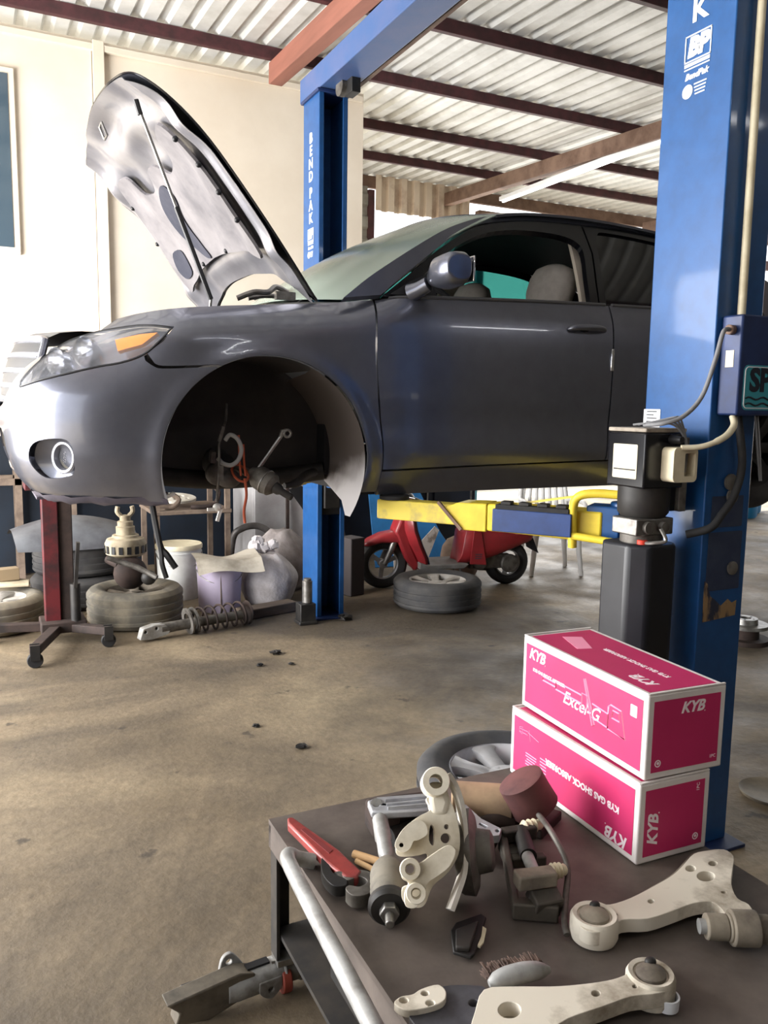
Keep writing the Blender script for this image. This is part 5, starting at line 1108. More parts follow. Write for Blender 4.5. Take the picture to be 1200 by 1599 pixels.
# ---- stacked pink boxes
m_card = mat('white_card', S(226, 220, 216), .75, col2=S(210, 202, 198), scale=6)
m_pink = mat('pink_print', S(192, 44, 98), .5, col2=S(184, 40, 92), scale=5)
m_pinktxt = mat('white_ink', S(240, 226, 230), .55); m_pale = mat('pale_pink_ink', S(242, 150, 180), .55)
def carton(name, label, loc, rz, w, l, h, up):
    b = thing(name, label, 'box', loc, (0, 0, rz), group='stacked shock absorber boxes')
    bd = MB().box((w/2, l/2, h/2), (w, l, h)).build('carton', m_card, b, bevel=.004)
    e = .0009; mg = .016
    def face(nm, o, x, y, W, H): return MB().prism([(mg, mg), (W-mg, mg), (W-mg, H-mg), (mg, H-mg)], h=.0007, M=basis(o, x, y)).build('pink_panel', m_pink, b, smooth=False)
    FL = basis((-e, l, 0), (0, -1, 0), (0, 0, 1)); FF = basis((0, -e, 0), (1, 0, 0), (0, 0, 1)); FT = basis((0, l, h+e), (0, -1, 0), (1, 0, 0))
    face('l', (-.0002, l, 0), (0, -1, 0), (0, 0, 1), l, h); face('f', (0, -.0002, 0), (1, 0, 0), (0, 0, 1), w, h)
    face('t', (0, 0, h+.0002), (1, 0, 0), (0, 1, 0), w, l); face('r', (w+.0002, 0, 0), (0, 1, 0), (0, 0, 1), l, h); face('b', (w, l+.0002, 0), (-1, 0, 0), (0, 0, 1), w, h)
    lid = MB().box((w/2, .003, h+.002), (w-.004, .006, .004)).box((w/2, l-.003, h+.002), (w-.004, .006, .004)).box((.003, l/2, h+.002), (.006, l-.004, .004)).build('lid_flap', m_card, b, bevel=.001)
    T = lambda M, x, y, a=0: M @ Matrix.Translation((x, y, 0)) @ Matrix.Rotation(a, 4, 'Z')
    def logo(M, s, x, y, a=0):
        q = [letters('l', 'KYB', s, m_pinktxt, b, T(M, x, y, a), shear=.32, bold=s*.03, xs=1.0), letters('l', '®', s*.12, m_pinktxt, b, T(M, x, y, a) @ Matrix.Translation((s*1.0, -s*.36, 0)))]
        return q
    def ribbon(M, pts, wd, closed=False):
        m = MB(); m.tube([M@V((x, y, 0)) for x, y in pts], wd, 4, closed=closed); return m.build('l', m_pale, b)
    A = []; Pk = []
    if up:                                           # upper box reads the right way round
        A += logo(FL, .040, .068, h-.040)
        A.append(letters('l', 'KYB GAS SHOCK ABSORBER', .0115, m_pinktxt, b, T(FL, .125, h-.080), bold=.0004))
        A.append(letters('l', 'Excel-G', .046, m_pinktxt, b, T(FL, .265, h*.45), shear=.35, bold=.0004))
        tag = MB().prism(rrect(.022, .027, .002), h=.0006, M=T(FL, l-.045, h-.05)).build('l', m_pinktxt, b, smooth=False); A.append(tag)
        A.append(MB().prism(rrect(.007, .013, .001), h=.0008, M=T(FL, l-.045, h-.05)).build('l', m_pinktxt, b, smooth=False))
        x0, y0 = .10, h*.50
        sh = [[(.07, .018), (.20, .018), (.20, -.002), (.07, -.002)], [(.00, .013), (.07, .013), (.07, .003), (.0, .003)], [(.20, .024), (.225, .024), (.225, -.012), (.20, -.012)], [(.205, .06), (.212, .062), (.262, -.035), (.252, -.04)], [(.25, .012), (.32, .008), (.32, -.024), (.25, -.02)], [(.32, .026), (.33, .032), (.375, .030), (.395, -.028), (.32, -.026)], [(.34, .022), (.365, .022), (.372, .004), (.336, .004)]]
        for q in sh: Pk.append(ribbon(FL, [(x0+a*.85, y0+c*1.05) for a, c in q], .0024, True))
        A += logo(FF, .036, w*.56, h-.040)
        A.append(letters('l', '1PC', .011, m_pinktxt, b, T(FF, w-.030, .030)))
        A.append(MB().prism(circ(.034, .036, .0085, 20), [circ(.034, .036, .0062, 20)], h=.0006, M=FF).build('l', m_pinktxt, b, smooth=False))
        A.append(MB().prism(circ(.0345, .0365, .0036, 12), h=.0006, M=FF).build('l', m_pinktxt, b, smooth=False))
        FT2 = basis((0, 0, h+e), (0, -1, 0), (1, 0, 0)); FT2 = Matrix.Translation((0, l, 0)) @ FT2
        A += logo(FT2, .040, l-.085, .060, PI)
        A.append(letters('l', 'KYB GAS SHOCK ABSORBER', .019, m_pinktxt, b, T(FT2, l*.60, w*.58, PI), bold=.0006))
        Pk.append(MB().prism([(.05, .09), (.16, .06), (.17, .10), (.07, .14)], h=.0005, M=FT2).build('l', m_pale, b, smooth=False))
    else:                                            # lower box lies upside down
        A += logo(FL, .040, l-.068, .034, PI)
        A.append(letters('l', 'KYB GAS SHOCK ABSORBER', .0225, m_pinktxt, b, T(FL, l*.60, h*.53, PI), bold=.0009, xs=1.0))
        Q = MB()
        for k in range(9): Q.box(FL@V((.10, h*.46-.0075*k, 0)), (.0006, .05-.012*(k % 3 == 2), .0028)); Q.box(FL@V((.155, h*.52-.0085*k, 0)), (.0006, .028, .003))
        Pk.append(Q.build('l', m_pale, b, smooth=False))
        for q in ([(.03, .0), (.07, .004), (.07, -.006), (.03, -.008)], [(.07, .002), (.12, -.006)], [(.075, .010), (.082, -.020)], [(.03, .004), (.045, .008), (.045, -.012), (.03, -.010)]): Pk.append(ribbon(FL, [(a+.012, h-.045+c) for a, c in q], .0007, len(q) > 2))
        A += logo(FF, .040, .042, h*.40, PI/2)
        A.append(letters('l', '1PC', .012, m_pinktxt, b, T(FF, w-.036, h-.032, PI/2)))
        A.append(MB().prism(circ(w-.036, .036, .0085, 20), [circ(w-.036, .036, .0062, 20)], h=.0006, M=FF).build('l', m_pinktxt, b, smooth=False))
        A.append(MB().prism(circ(w-.036, .0365, .0036, 12), h=.0006, M=FF).build('l', m_pinktxt, b, smooth=False))
    join_parts('white_lettering', A, b); join_parts('pale_print', Pk, b)
    return b
carton('shock_absorber_box', 'lower pink and white shock absorber box standing on the trolley with upside down print', (1.276, 1.285, TZ), math.radians(-2.0), .205, .515, .188, False)
carton('shock_absorber_box', 'upper pink and white shock absorber box with strut picture resting on the other box', (1.290, 1.290, TZ+.1935), math.radians(-3.6), .222, .505, .196, True)
# ---- control arms
m_arm = mat('dusty_white_arm', S(216, 208, 192), .7, 0, col2=S(138, 126, 108), scale=7, lo=.50, hi=.68)
m_armdirt = mat('oily_dusty_arm', S(150, 140, 124), .75, .1, col2=S(84, 76, 68), scale=7)
ARM1 = crom([(900, 1428), (905, 1414), (918, 1408), (935, 1410), (953, 1412), (985, 1402), (1024, 1382), (1051, 1366), (1068, 1350), (1084, 1333), (1105, 1328), (1130, 1326), (1146, 1336), (1145, 1356), (1143, 1380), (1152, 1402), (1170, 1412), (1180, 1430), (1176, 1440), (1140, 1436), (1128, 1420), (1112, 1408), (1084, 1410), (1051, 1422), (1013, 1434), (972, 1436), (952, 1450), (926, 1456), (906, 1446)], 3, True)
c1 = thing('control_arm', 'dusty white control arm in front of the boxes with its bushing at the right edge', 'control arm', (1.25, 1.15, TZ), group='control arms')
slab('plate', ARM1, TZ+.044, .028, m_arm, c1, [el(1103, 1368, 14, 8), el(1114, 1348, 7, 4), el(1079, 1356, 8, 5), el(1017, 1407, 5, 3.5), el(962, 1428, 3, 2), el(1131, 1393, 4, 2)], .005)
skirt = [(a, b) for a, b in ARM1]
slab('skirt', [(928+(a-928)*.97+1, b) for a, b in ARM1], TZ+.018, .016, m_armdirt, c1, (), .004)
def boss(t, px, py, z, r, h, m1, m2):
    p = at(px, py, z)-V(t.location)
    bb = MB().lathe([(0, -h), (r*.92, -h), (r, -h*.8), (r, -.006), (r*.9, .002), (r*.72, .0), (r*.70, -.006), (0, -.006)], 36, Matrix.Translation(p)).build('ball_joint_housing', m1, t)
    MB().lathe([(0, -.006), (r*.62, -.006), (r*.60, .002), (r*.3, .010), (0, .012)], 28, Matrix.Translation(p)).build('ball_joint_cap', m2, bb)
    MB().ball(p+V((.012, .014, .008)), (.011, .009, .008), 8).build('stud', m_grease, bb)
boss(c1, 929, 1428, TZ+.048, .046, .046, m_arm, m_armdirt)
q0, q1 = at(1092, 1446, TZ+.035)-V(c1.location), at(1215, 1452, TZ+.035)-V(c1.location)
bs_ = MB().cyl(q0+(q1-q0)*.08, q0+(q1-q0)*.36, .024, n=20).cyl(q0+(q1-q0)*.40, q0+(q1-q0)*.74, .033, n=28).cyl(q0+(q1-q0)*.36, q0+(q1-q0)*.9, .026, n=24).build('bushing', m_armdirt, c1, bevel=.003)
MB().cyl(q0+(q1-q0)*.72, q1+(q1-q0)*.1, .014, n=16).build('bushing_pin', m_pipe, bs_); MB().cyl(q0, q0+(q1-q0)*.12, .014, n=16).build('bushing_pin', m_pipe, bs_)
ARM2 = crom([(980, 1518), (982, 1506), (996, 1497), (1020, 1496), (1042, 1508), (1051, 1530), (1044, 1546), (1020, 1552), (985, 1556), (940, 1572), (888, 1590), (850, 1614), (800, 1632), (752, 1640), (735, 1612), (742, 1580), (756, 1545), (800, 1540), (860, 1540), (904, 1537), (948, 1531), (972, 1524)], 3, True)
c2 = thing('control_arm', 'white control arm with dark bracket at the bottom edge beside a small white cap', 'control arm', (.85, 1.02, TZ), group='control arms')
slab('plate', ARM2, TZ+.044, .028, m_arm, c2, [el(796, 1577, 18, 13), el(931, 1551, 7, 5), el(992, 1540, 4, 3)], .005)
slab('skirt', [(a, b+1) for a, b in ARM2], TZ+.018, .016, m_armdirt, c2, (), .004)
boss(c2, 1017, 1519, TZ+.048, .042, .046, m_arm, m_armdirt)
slab('dark_bracket', crom([(690, 1540), (740, 1538), (762, 1546), (778, 1590), (770, 1650), (700, 1640), (640, 1590), (660, 1560)], 4, True), TZ+.040, .036, mat('dark_bracket_paint', S(82, 82, 88), .6, .2, col2=S(52, 50, 52), scale=9), c2, [el(740, 1566, 8, 6)], .004)
slab('white_flange', crom([(616, 1566), (626, 1556), (645, 1552), (658, 1544), (684, 1537), (697, 1548), (692, 1564), (664, 1574), (634, 1577)], 4, True), TZ+.050, .014, m_arm, c2, [el(631, 1560, 7, 4.5), el(659, 1540.5+1, .1, .1, 3)] if 0 else [el(631, 1562, 7, 4.5), el(672, 1566, 7, 4.5), el(664, 1551, 6, 4)], .003)
cp = thing('plastic_cap', 'small white plastic cap beside the bottom control arm ball joint', 'cap', at(1041, 1574, TZ)); MB().lathe([(0, .0), (.016, 0), (.020, .003), (.021, .024), (.018, .024), (.017, .004), (0, .004)], 32).build('shell', m_white, cp)  # loose plastic cap lying open side up
# ---- helper: a tilted drawing plane standing on the tray, facing the viewer
def stand(px, py, lean=28, z=TZ):
    O = at(px, py, z); a = math.radians(lean); r = V((math.cos(YAW), -math.sin(YAW), 0)); f = V((math.sin(YAW), math.cos(YAW), 0)); u = (V((0, 0, 1))*math.cos(a)+f*math.sin(a)).normalized(); n = r.cross(u)
    def on(px, py, off=0):
        d = FWD+RGT*((px-600)/FPX)-UPV*((py-799.5)/FPX); t = ((O+n*off)-EYE).dot(n)/d.dot(n); p = EYE+d*t-O; return (p.dot(r), p.dot(u))
    return O, Matrix(((r.x, u.x, n.x, 0), (r.y, u.y, n.y, 0), (r.z, u.z, n.z, 0), (0, 0, 0, 1))), on, n
# ---- steering knuckle with dust shield and hub
O, KM, on, kn = stand(690, 1446, 30)
kk = thing('steering_knuckle', 'white cast steering knuckle with bosses and dust shield standing among the parts', 'steering knuckle', O)
def kpr(name, pts, th, off, m, parent, holes=(), bevel=.006): return MB().prism([on(a, b, off) for a, b in pts], [[on(a, b, off) for a, b in h] for h in holes], h=th, z0=off-th, M=KM).build(name, m, parent, bevel=bevel, seg=3)
m_kn = mat('cream_casting', S(226, 218, 200), .6, 0, col2=S(178, 166, 142), scale=7)
BODY = crom([(666, 1262), (672, 1280), (655, 1290), (634, 1306), (622, 1322), (618, 1342), (622, 1352), (634, 1354), (652, 1352), (668, 1350), (664, 1372), (656, 1392), (640, 1398), (628, 1404), (630, 1424), (650, 1434), (664, 1428), (676, 1400), (700, 1378), (716, 1350), (718, 1318), (712, 1290), (704, 1268), (690, 1258)], 4, True)
kb = kpr('casting', BODY, .034, .045, m_kn, kk, [el(696, 1325, 8, 8), el(697, 1307, 3.5, 4), crom([(672, 1305), (678, 1310), (677, 1336), (670, 1328)], 3, True)], .008)
kpr('left_lug', crom([(634, 1306), (650, 1296), (664, 1302), (668, 1318), (654, 1328), (646, 1330), (640, 1342), (628, 1348), (617, 1338), (622, 1322)], 4, True), .030, .075, m_kn, kk, [el(627, 1336, 3.5, 3.5)], .007)
kpr('lower_fork', crom([(628, 1370), (640, 1363), (656, 1364), (676, 1350), (700, 1336), (712, 1346), (702, 1370), (682, 1386), (668, 1396), (662, 1416), (650, 1434), (634, 1432), (632, 1412), (638, 1396), (628, 1388)], 4, True), .032, .088, m_kn, kk, [el(641, 1374, 7, 7), el(650, 1412, 6.5, 6.5)], .007)
def ktube(px, py, off0, off1, r, m, nm, ri=None):
    a, b = on(px, py, off1); p0 = KM@V((a, b, off0)); p1 = KM@V((a, b, off1))
    x, y, d = frame(p1-p0); M = Matrix.Translation(p0) @ Matrix((x, y, d)).transposed().to_4x4(); L = (p1-p0).length
    return MB().lathe([(ri or r*.5, 0), (r*.95, 0), (r, .004), (r, L-.004), (r*.94, L), (ri or r*.5, L)], 32, M, closed=True).build(nm, m, kk)
ktube(681, 1236, .0, .085, .028, m_kn, 'strut_boss'); ktube(641, 1374, .06, .098, .020, m_kn, 'fork_boss', .0105); ktube(650, 1412, .06, .10, .019, m_kn, 'fork_boss', .0100)
kpr('strut_neck', [(668, 1236), (694, 1236), (706, 1270), (700, 1290), (672, 1288), (668, 1266)], .040, .05, m_kn, kk, (), .012)
# dust shield: a curved thin sheet seen edge on, hub disc behind
shd = crom([(694, 1222, .075), (706, 1240, .06), (716, 1270, .045), (721, 1305, .03), (722, 1345, .03), (720, 1380, .035), (710, 1412, .05), (700, 1440, .065)], 5)
rows = []
for px, py, o_ in shd:
    a, b = on(px, py, o_); rows.append([KM@V((a+.012*(1-min(1, w*4))+w*.022, b, o_-.13*w)) for w in (0, .1, .25, .5, .75, 1)])
s_ = MB().grid(rows); bmesh.ops.recalc_face_normals(s_.bm, faces=s_.bm.faces); bmesh.ops.solidify(s_.bm, geom=list(s_.bm.faces), thickness=.009); s_.build('dust_shield', mat('white_shield', S(232, 228, 220), .6, 0, col2=S(196, 188, 174), scale=8), kk)
a, b = on(735, 1345, -.04); hx_ = (KM.to_3x3()@V((.95, .05, .18))).normalized(); hp_ = KM@V((a-.006, b, -.05)); xx, yy, dd_ = frame(hx_)
MB().lathe([(0, -.02), (.075, -.02), (.082, -.01), (.085, .012), (.07, .02), (.045, .022), (.04, .05), (.03, .055), (0, .055)], 40, Matrix.Translation(hp_) @ Matrix((xx, yy, dd_)).transposed().to_4x4()).build('hub', m_dirtysteel, kk)
# ---- rubber boot with white rod (strut rod end) lying by the knuckle
bt_ = thing('tie_rod_end', 'grey rubber boot with white rod and threaded tip beside the pipe wrench', 'tie rod', at(612, 1390, TZ))
o = V(bt_.location); A0, A1, A2 = at(612, 1346, TZ+.052)-o, at(615, 1408, TZ+.042)-o, at(618, 1428, TZ+.034)-o; ax_ = (A1-A0).normalized(); Rr = at(600, 1278, TZ+.075)-o
n_ = 15; MB().tube([A0+(A1-A0)*i/n_ for i in range(n_+1)], [.020+.016*min(1, i/4)+.0015*(i % 2) for i in range(n_+1)], 24).build('boot', mat('ribbed_grey_rubber', S(122, 116, 104), .85, col2=S(88, 84, 78), scale=14), bt_, ang=60)
MB().tube([A1, A1+ax_*.012, A1+ax_*.02], [.041, .042, .036], 28).build('boot_collar', m_grease, bt_)
MB().tube([A1+ax_*.016, A1+ax_*.036], .020, 6).tube([A1+ax_*.03, A1+ax_*.062], .009, 12).build('threaded_tip', m_steel, bt_, bevel=.002)
MB().tube([A0, A0+(Rr-A0)*.12, A0+(Rr-A0)*.2, A0+(Rr-A0)*.5, A0+(Rr-A0)*.55, Rr], [.009, .012, .0165, .0165, .019, .018], 16).build('rod', m_pipe, bt_)
# ---- pipe wrench
pw = thing('pipe_wrench', 'red pipe wrench with dark jaws at the far left corner of the trolley', 'wrench', at(510, 1330, TZ))
o = V(pw.location)
slab('handle', [(449, 1276), (458, 1275), (530, 1326), (566, 1360), (558, 1370), (538, 1368), (512, 1348), (470, 1306), (450, 1286)], TZ+.036, .022, mat('worn_red_paint', S(150, 58, 54), .5, .1, col2=S(112, 46, 44), scale=14, coat=.2), pw, [], .005)
slab('handle_recess', [(470, 1295), (476, 1293), (520, 1327), (514, 1332)], TZ+.0375, .003, mat('red_recess', S(112, 40, 40), .6), pw, [], 0)
slab('lower_jaw', crom([(502, 1340), (512, 1344), (520, 1362), (540, 1372), (540, 1382), (520, 1382), (504, 1364)], 4, True), TZ+.034, .024, m_grease, pw, [], .004)
slab('hook_jaw', crom([(536, 1366), (560, 1358), (584, 1364), (590, 1382), (574, 1396), (552, 1398), (540, 1388), (546, 1382), (562, 1384), (574, 1376), (562, 1368), (544, 1374)], 4, True), TZ+.034, .028, m_dirtysteel, pw, [], .004)
q = at(534, 1372, TZ+.02)-o; MB().cyl(q+V((-.012, 0, 0)), q+V((.012, 0, 0)), .016, n=20).build('adjusting_nut', m_steel, pw)
# ---- wooden sticks
m_wood = mat('pale_wood', S(206, 170, 124), .7, col2=S(176, 136, 92), scale=9, stretch=(1, 1, 6))
for k, (a, b, r, lb) in enumerate((((552, 1333), (596, 1347), .009, 'round pale wooden handle lying between the wrench and the rubber boot'), ((556, 1344), (592, 1362), .006, 'thinner pale wooden stick just below the round wooden handle'))):
    setp(MB().tube([at(*a, TZ+r+.002+.0*k), at(*b, TZ+r+.002)], r, 14).build('wooden_handle', m_wood, bevel=.002), lb, 'stick', 'wooden sticks')
# ---- aluminium ribbed brackets on a dark block
blk = thing('brake_caliper', 'dark brake caliper block under the ribbed alloy bracket', 'caliper', at(635, 1300, TZ))
MB().box((0, .02, .035), (.17, .085, .07), (0, 0, -.15)).box((-.06, .01, .05), (.06, .10, .05), (0, 0, -.15)).build('body', m_rust, blk, bevel=.010)
MB().cyl((-.07, -.05, .03), (.05, -.03, .03), .022, n=20).build('piston', m_grease, blk)
ab = thing('alloy_bracket', 'long ribbed silver alloy bracket lying behind the white knuckle', 'bracket', at(630, 1300, TZ))
m_al = mat('cast_aluminium', S(186, 188, 192), .45, .5, col2=S(150, 150, 152), scale=10)
def onz(t, pts, z): return [(p.x-t.location.x, p.y-t.location.y) for p in (at(a, b, z) for a, b in pts)]
zb = TZ+.095
slab('arm', [(574, 1250), (590, 1244), (690, 1236), (700, 1240), (694, 1254), (668, 1264), (600, 1268), (580, 1266)], zb, .018, m_al, ab, [el(588, 1256, 4.5, 3)], .004)
for k, (q0, q1) in enumerate((((602, 1250), (690, 1243)), ((604, 1257), (690, 1249)), ((606, 1262), (680, 1256)))):
    p0, p1 = at(*q0, zb+.003)-V(ab.location), at(*q1, zb+.003)-V(ab.location); MB().bar(p0, p1, .005, .008).build('rib', m_al, ab)
MB().cyl(at(588, 1256, zb-.0)-V(ab.location), at(588, 1256, zb-.03)-V(ab.location), .014, n=16).build('stud', m_pipe, ab)
ab2 = thing('alloy_bracket', 'silver slotted alloy bracket angled down to the right behind the dust shield', 'bracket', at(745, 1290, TZ)); zb = TZ+.075
slab('arm', [(712, 1258), (728, 1256), (752, 1278), (772, 1288), (784, 1294), (780, 1304), (764, 1306), (742, 1296), (718, 1272)], zb, .018, m_al, ab2, [el(718, 1262, 3.5, 2.5), el(777, 1297, 3.5, 2.5), [(732, 1270), (742, 1276), (740, 1279), (730, 1273)], [(750, 1284), (762, 1290), (759, 1293), (748, 1287)]], .003)
p = at(762, 1316, TZ+.04)-V(ab2.location); MB().cyl(p, p+V((-.05, .06, .02)), .020, n=20).cyl(p+V((.012, -.014, -.006)), p, .015, n=16).build('bush', m_rust, ab2, bevel=.003)
p = at(764, 1336, TZ+.02)-V(ab2.location); MB().cyl(p+V((.0, .0, 0)), p+V((-.02, .05, 0)), .016, n=18).build('bolt_sleeve', m_pipe, ab2, bevel=.003)
# ---- tan cloth-covered canister at the back
cc = thing('tan_canister', 'dusty tan cylinder lying at the back of the trolley against the wheel', 'canister', at(748, 1275, TZ))
o = V(cc.location); p0, p1 = at(705, 1252, TZ+.05)-o, at(800, 1258, TZ+.05)-o
MB().tube([p0+(p1-p0)*t for t in (0, .03, .5, .97, 1)], [.044, .050, .050, .050, .044], 32).build('shell', mat('tan_dust', S(172, 146, 116), .85, col2=S(126, 106, 86), scale=6), cc)
p0, p1 = at(740, 1292, TZ+.025)-o, at(800, 1286, TZ+.025)-o; MB().tube(crom([tuple(p0), tuple(p0+(p1-p0)*.5+V((0, 0, .01))), tuple(p1)], 5), .018, 12).build('elbow_pipe', m_rust, cc)
# ---- maroon rubber cylinder with long rod
mc = thing('bump_stop', 'maroon rubber cylinder leaning against the lower pink box', 'rubber cylinder', at(825, 1290, TZ))
o = V(mc.location); c1_, c0_ = at(838, 1262, TZ+.062)-o, at(812, 1216, TZ+.135)-o; m_mar = mat('maroon_rubber', S(98, 60, 58), .8, col2=S(70, 42, 42), scale=10)
d_ = (c1_-c0_); MB().tube([c0_, c0_+d_*.04, c0_+d_*.5, c0_+d_*.96, c1_], [.050, .056, .056, .058, .056], 36).build('cylinder', m_mar, mc)
MB().tube([c1_, c1_+d_.normalized()*.004], [.050, .050], 32).build('end_face', m_rust, mc)
MB().box((.02, .0, .012), (.12, .09, .024), (0, 0, .5)).build('foot_plate', m_rust, mc, bevel=.004)
rr_ = MB().tube(crom([tuple(v) for v in (at(838, 1268, TZ+.07), at(862, 1300, TZ+.09), at(886, 1350, TZ+.055), at(884, 1400, TZ+.03), at(882, 1440, TZ+.018), at(886, 1460, TZ+.010))], 6), .0065, 10)
setp(rr_.build('brake_pipe', m_dirtysteel), 'thin bent steel pipe running from the maroon cylinder toward the control arm', 'pipe')
# ---- caliper carrier with white pin boots
ck = thing('caliper_carrier', 'dark brake caliper carrier with cream pin boots beside the pink boxes', 'caliper', at(838, 1370, TZ))
o = V(ck.location); A = lambda a, b, h: at(a, b, TZ+h)-o
m_ck = mat('oily_carrier', S(84, 78, 70), .6, .3, col2=S(52, 48, 44), scale=10)
def hbar(nm, a, b, w, h, m=m_ck, par=None, up=V((0, 0, 1)), bev=.004): return MB().bar(a, b, w, h, up).build(nm, m, par or ck, bevel=bev)
hbar('frame_bar', A(786, 1310, .045), A(806, 1420, .02), .016, .03); hbar('frame_bar', A(800, 1418, .018), A(872, 1424, .018), .03, .035)
hbar('frame_bar', A(784, 1306, .055), A(836, 1298, .055), .026, .03); hbar('frame_bar', A(798, 1346, .028), A(852, 1342, .028), .022, .024)
hbar('web', A(795, 1320, .03), A(802, 1340, .03), .05, .02); hbar('lower_cheek', A(846, 1400, .032), A(858, 1424, .02), .06, .05)
hbar('pale_block', A(806, 1376, .07), A(866, 1368, .07), .036, .03, m_armdirt)
pn = MB().cyl(A(822, 1332, .055), A(840, 1376, .055), .013, n=18).build('slide_pin', m_pipe, ck)
MB().cyl(A(814, 1300, .055), A(826, 1338, .055), .018, n=18).build('pin_sleeve', m_grease, ck)
for (a, b) in (((816, 1294), (846, 1287)), ((860, 1362), (884, 1358))):
    p0, p1 = A(*a, .06), A(*b, .06); MB().tube([p0+(p1-p0)*i/8 for i in range(9)], [.012, .017, .012, .017, .012, .016, .011, .012, .009], 18).build('pin_boot', m_cream, ck, ang=60)
MB().cyl(A(832, 1396, .03), A(836, 1408, .03), .016, n=6).build('bolt', m_steel, ck, bevel=.002)
# ---- brake pad, brush
bpd = thing('brake_pad', 'dark worn brake pad lying in front of the dust shield', 'brake pad', at(730, 1460, TZ))
slab('backing_plate', [(704, 1452), (712, 1440), (752, 1426), (760, 1432), (742, 1488), (736, 1494), (708, 1486)], TZ+.014, .006, m_grease, bpd, [], .002)
slab('friction_lining', [(712, 1450), (748, 1436), (734, 1480), (712, 1478)], TZ+.024, .010, m_frame, bpd, [], .003)
slab('wear_clip', [(754, 1446), (760, 1450), (756, 1470), (750, 1478), (746, 1476), (752, 1462)], TZ+.016, .004, m_cream, bpd, [], 0)
br_ = thing('scrubbing_brush', 'brown bristle brush with pale wooden back above the bottom control arm', 'brush', at(806, 1524, TZ)); o = V(br_.location)
a, b = at(764, 1536, TZ+.030)-o, at(858, 1514, TZ+.030)-o; dr_ = (b-a).normalized(); sd = V((0, 0, 1)).cross(dr_)
bk_ = MB().tube([a+(b-a)*t+V((0, 0, .006*math.sin(PI*t))) for t in [i/10 for i in range(11)]], [.006, .014, .016, .017, .017, .017, .017, .016, .015, .012, .006], 14); bk_.build('back', m_pipe, br_)
rnd = random.Random(2); m_br = mat('brown_bristle', S(104, 84, 74), .9, col2=S(70, 56, 50), scale=30); bb = MB()
for i in range(420):
    t = rnd.uniform(.03, .97); p = a+(b-a)*t+sd*rnd.uniform(.004, .018)+V((0, 0, rnd.uniform(-.006, .010))); bb.tube([p, p+sd*rnd.uniform(.020, .030)+V((0, 0, rnd.uniform(-.012, .004)))+dr_*rnd.uniform(-.003, .003)], .0011, 3, cap=False)
setp(bb.build('bristles', m_br, br_, smooth=False, weld=False, fixn=False), kind='stuff')
for k, (px, py, lb) in enumerate(((872, 1322, 'cream plastic chip beside the near end of the caliper carrier'), (914, 1396, 'small pale pebble behind the control arm ball joint'))):
    pass
# ---- grey strut lying on the floor left of the trolley
fs = thing('grey_strut', 'grey scuffed strut with torn mounting bracket lying on the floor left of the trolley', 'strut', at(396, 1545, 0)+V((-.03, .0, 0)))
o = V(fs.location); m_gs = mat('chalky_grey', S(168, 168, 166), .65, .1, col2=S(112, 108, 102), scale=8, lo=.42, hi=.62)
p0, p1 = at(352, 1545, .05)-o, at(505, 1488, .05)-o; p2 = p1+(p1-p0)*.25
MB().tube([p0, p0+(p1-p0)*.1, p1, p1+(p2-p1)*.02, p2], [.033, .036, .036, .030, .030], 28).build('tube', m_gs, fs)
d_ = (p1-p0).normalized(); sd = V((0, 0, 1)).cross(d_).normalized()
MB().prism([(-.13, -.03), (-.12, .0), (-.15, .03), (.03, .045), (.07, .03), (.05, -.02), (-.05, -.045)], h=.05, z0=-.025, M=Matrix(((d_.x, 0, sd.x, p0.x), (d_.y, 0, sd.y, p0.y), (d_.z, 1, sd.z, p0.z), (0, 0, 0, 1)))).build('bracket', mat('dirty_bracket', S(104, 96, 84), .75, .2, col2=S(60, 56, 50), scale=9), fs, bevel=.004)
MB().prism([(-.12, .0), (.0, .012), (.0, .03), (-.10, .03)], h=.006, z0=.026, M=Matrix(((d_.x, 0, sd.x, p0.x), (d_.y, 0, sd.y, p0.y), (d_.z, 1, sd.z, p0.z), (0, 0, 0, 1)))).build('black_plate', m_grease, fs, bevel=.002)
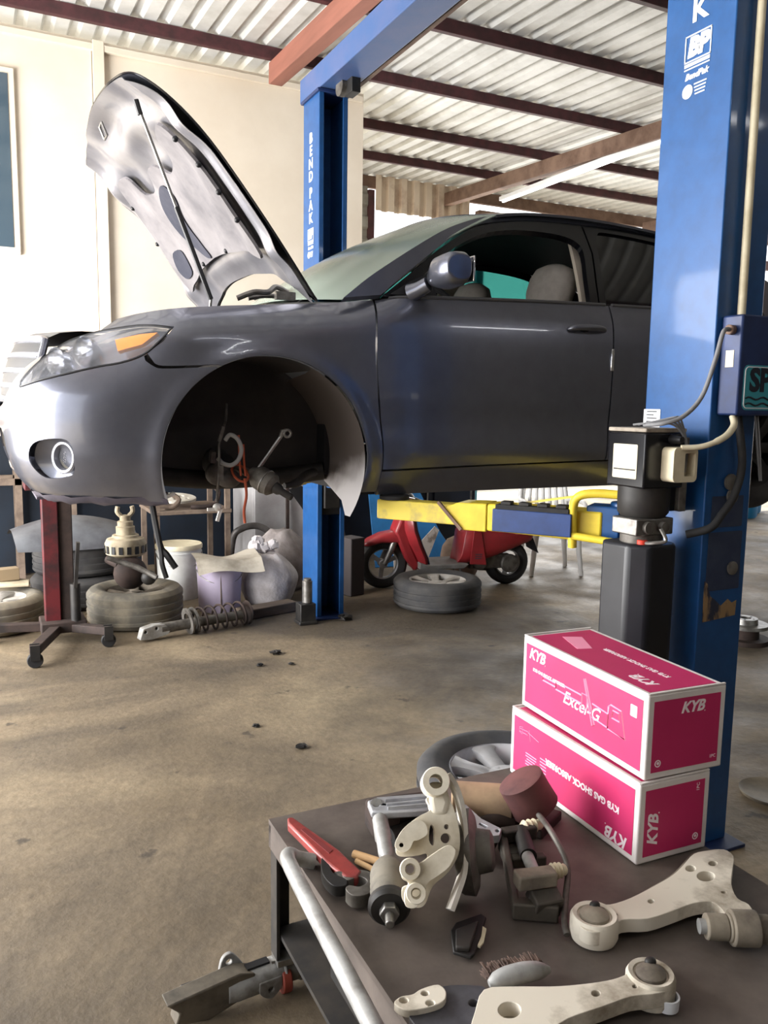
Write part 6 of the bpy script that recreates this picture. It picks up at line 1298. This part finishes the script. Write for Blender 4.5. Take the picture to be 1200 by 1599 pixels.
e_ = at(358, 1505, .09)-o; MB().prism(crom([(-.03, -.05), (-.02, .01), (0, .026), (.02, .012), (.06, -.05)], 4)+[(.0, -.06)], [circ(0, .004, .008, 12)], h=.012, M=Matrix.Translation(e_) @ Matrix(((d_.x, 0, sd.x, 0), (d_.y, 0, sd.y, 0), (d_.z, 1, sd.z, 0), (0, 0, 0, 1)))).build('ear', m_gs, fs, bevel=.002)
e_ = at(424, 1548, .03)-o; MB().prism(crom([(-.03, .03), (-.028, 0), (0, -.02), (.028, 0), (.03, .03)], 4), [circ(0, .005, .007, 12)], h=.01, M=Matrix.Translation(e_) @ Matrix(((d_.x, 0, sd.x, 0), (d_.y, 0, sd.y, 0), (d_.z, 1, sd.z, 0), (0, 0, 0, 1)))).build('lower_ear', m_gs, fs, bevel=.002)
MB().bar(p0+(p1-p0)*.2+V((0, 0, .036)), p0+(p1-p0)*.42+V((0, 0, .036)), .022, .008).build('label_strip', m_black, fs)
for t in (.55, .72): MB().tube([p0+(p1-p0)*t+sd*(.037*math.cos(a))+V((0, 0, .037*math.sin(a))) for a in [2*PI*k/20 for k in range(20)]], .004, 6, closed=True).build('ring_clip', m_pipe, fs)

# ---- settle everything that dips below what carries it
def settle(names, z):
    bpy.context.view_layer.update()
    for o in bpy.data.objects:
        if o.parent is None and o.name.split('.')[0] in names:
            lo = min((c.matrix_world @ V(v)).z for c in [o]+list(o.children_recursive) if c.type == 'MESH' for v in c.bound_box)
            if lo < z: o.location.z += z-lo
settle(('control_arm', 'steering_knuckle', 'tie_rod_end', 'pipe_wrench', 'wooden_handle', 'brake_caliper', 'alloy_bracket', 'tan_canister', 'bump_stop', 'brake_pipe', 'caliper_carrier', 'brake_pad', 'scrubbing_brush', 'plastic_cap', 'shock_absorber_box'), TZ-.0012)
settle(('grey_strut', 'oily_clod', 'coil_spring_strut', 'wheel_assembly', 'scooter', 'plastic_chair', 'transmission_jack'), .0006)

for o in bpy.data.objects:
    if o.name == 'tie_rod_end': o.location.x -= .010
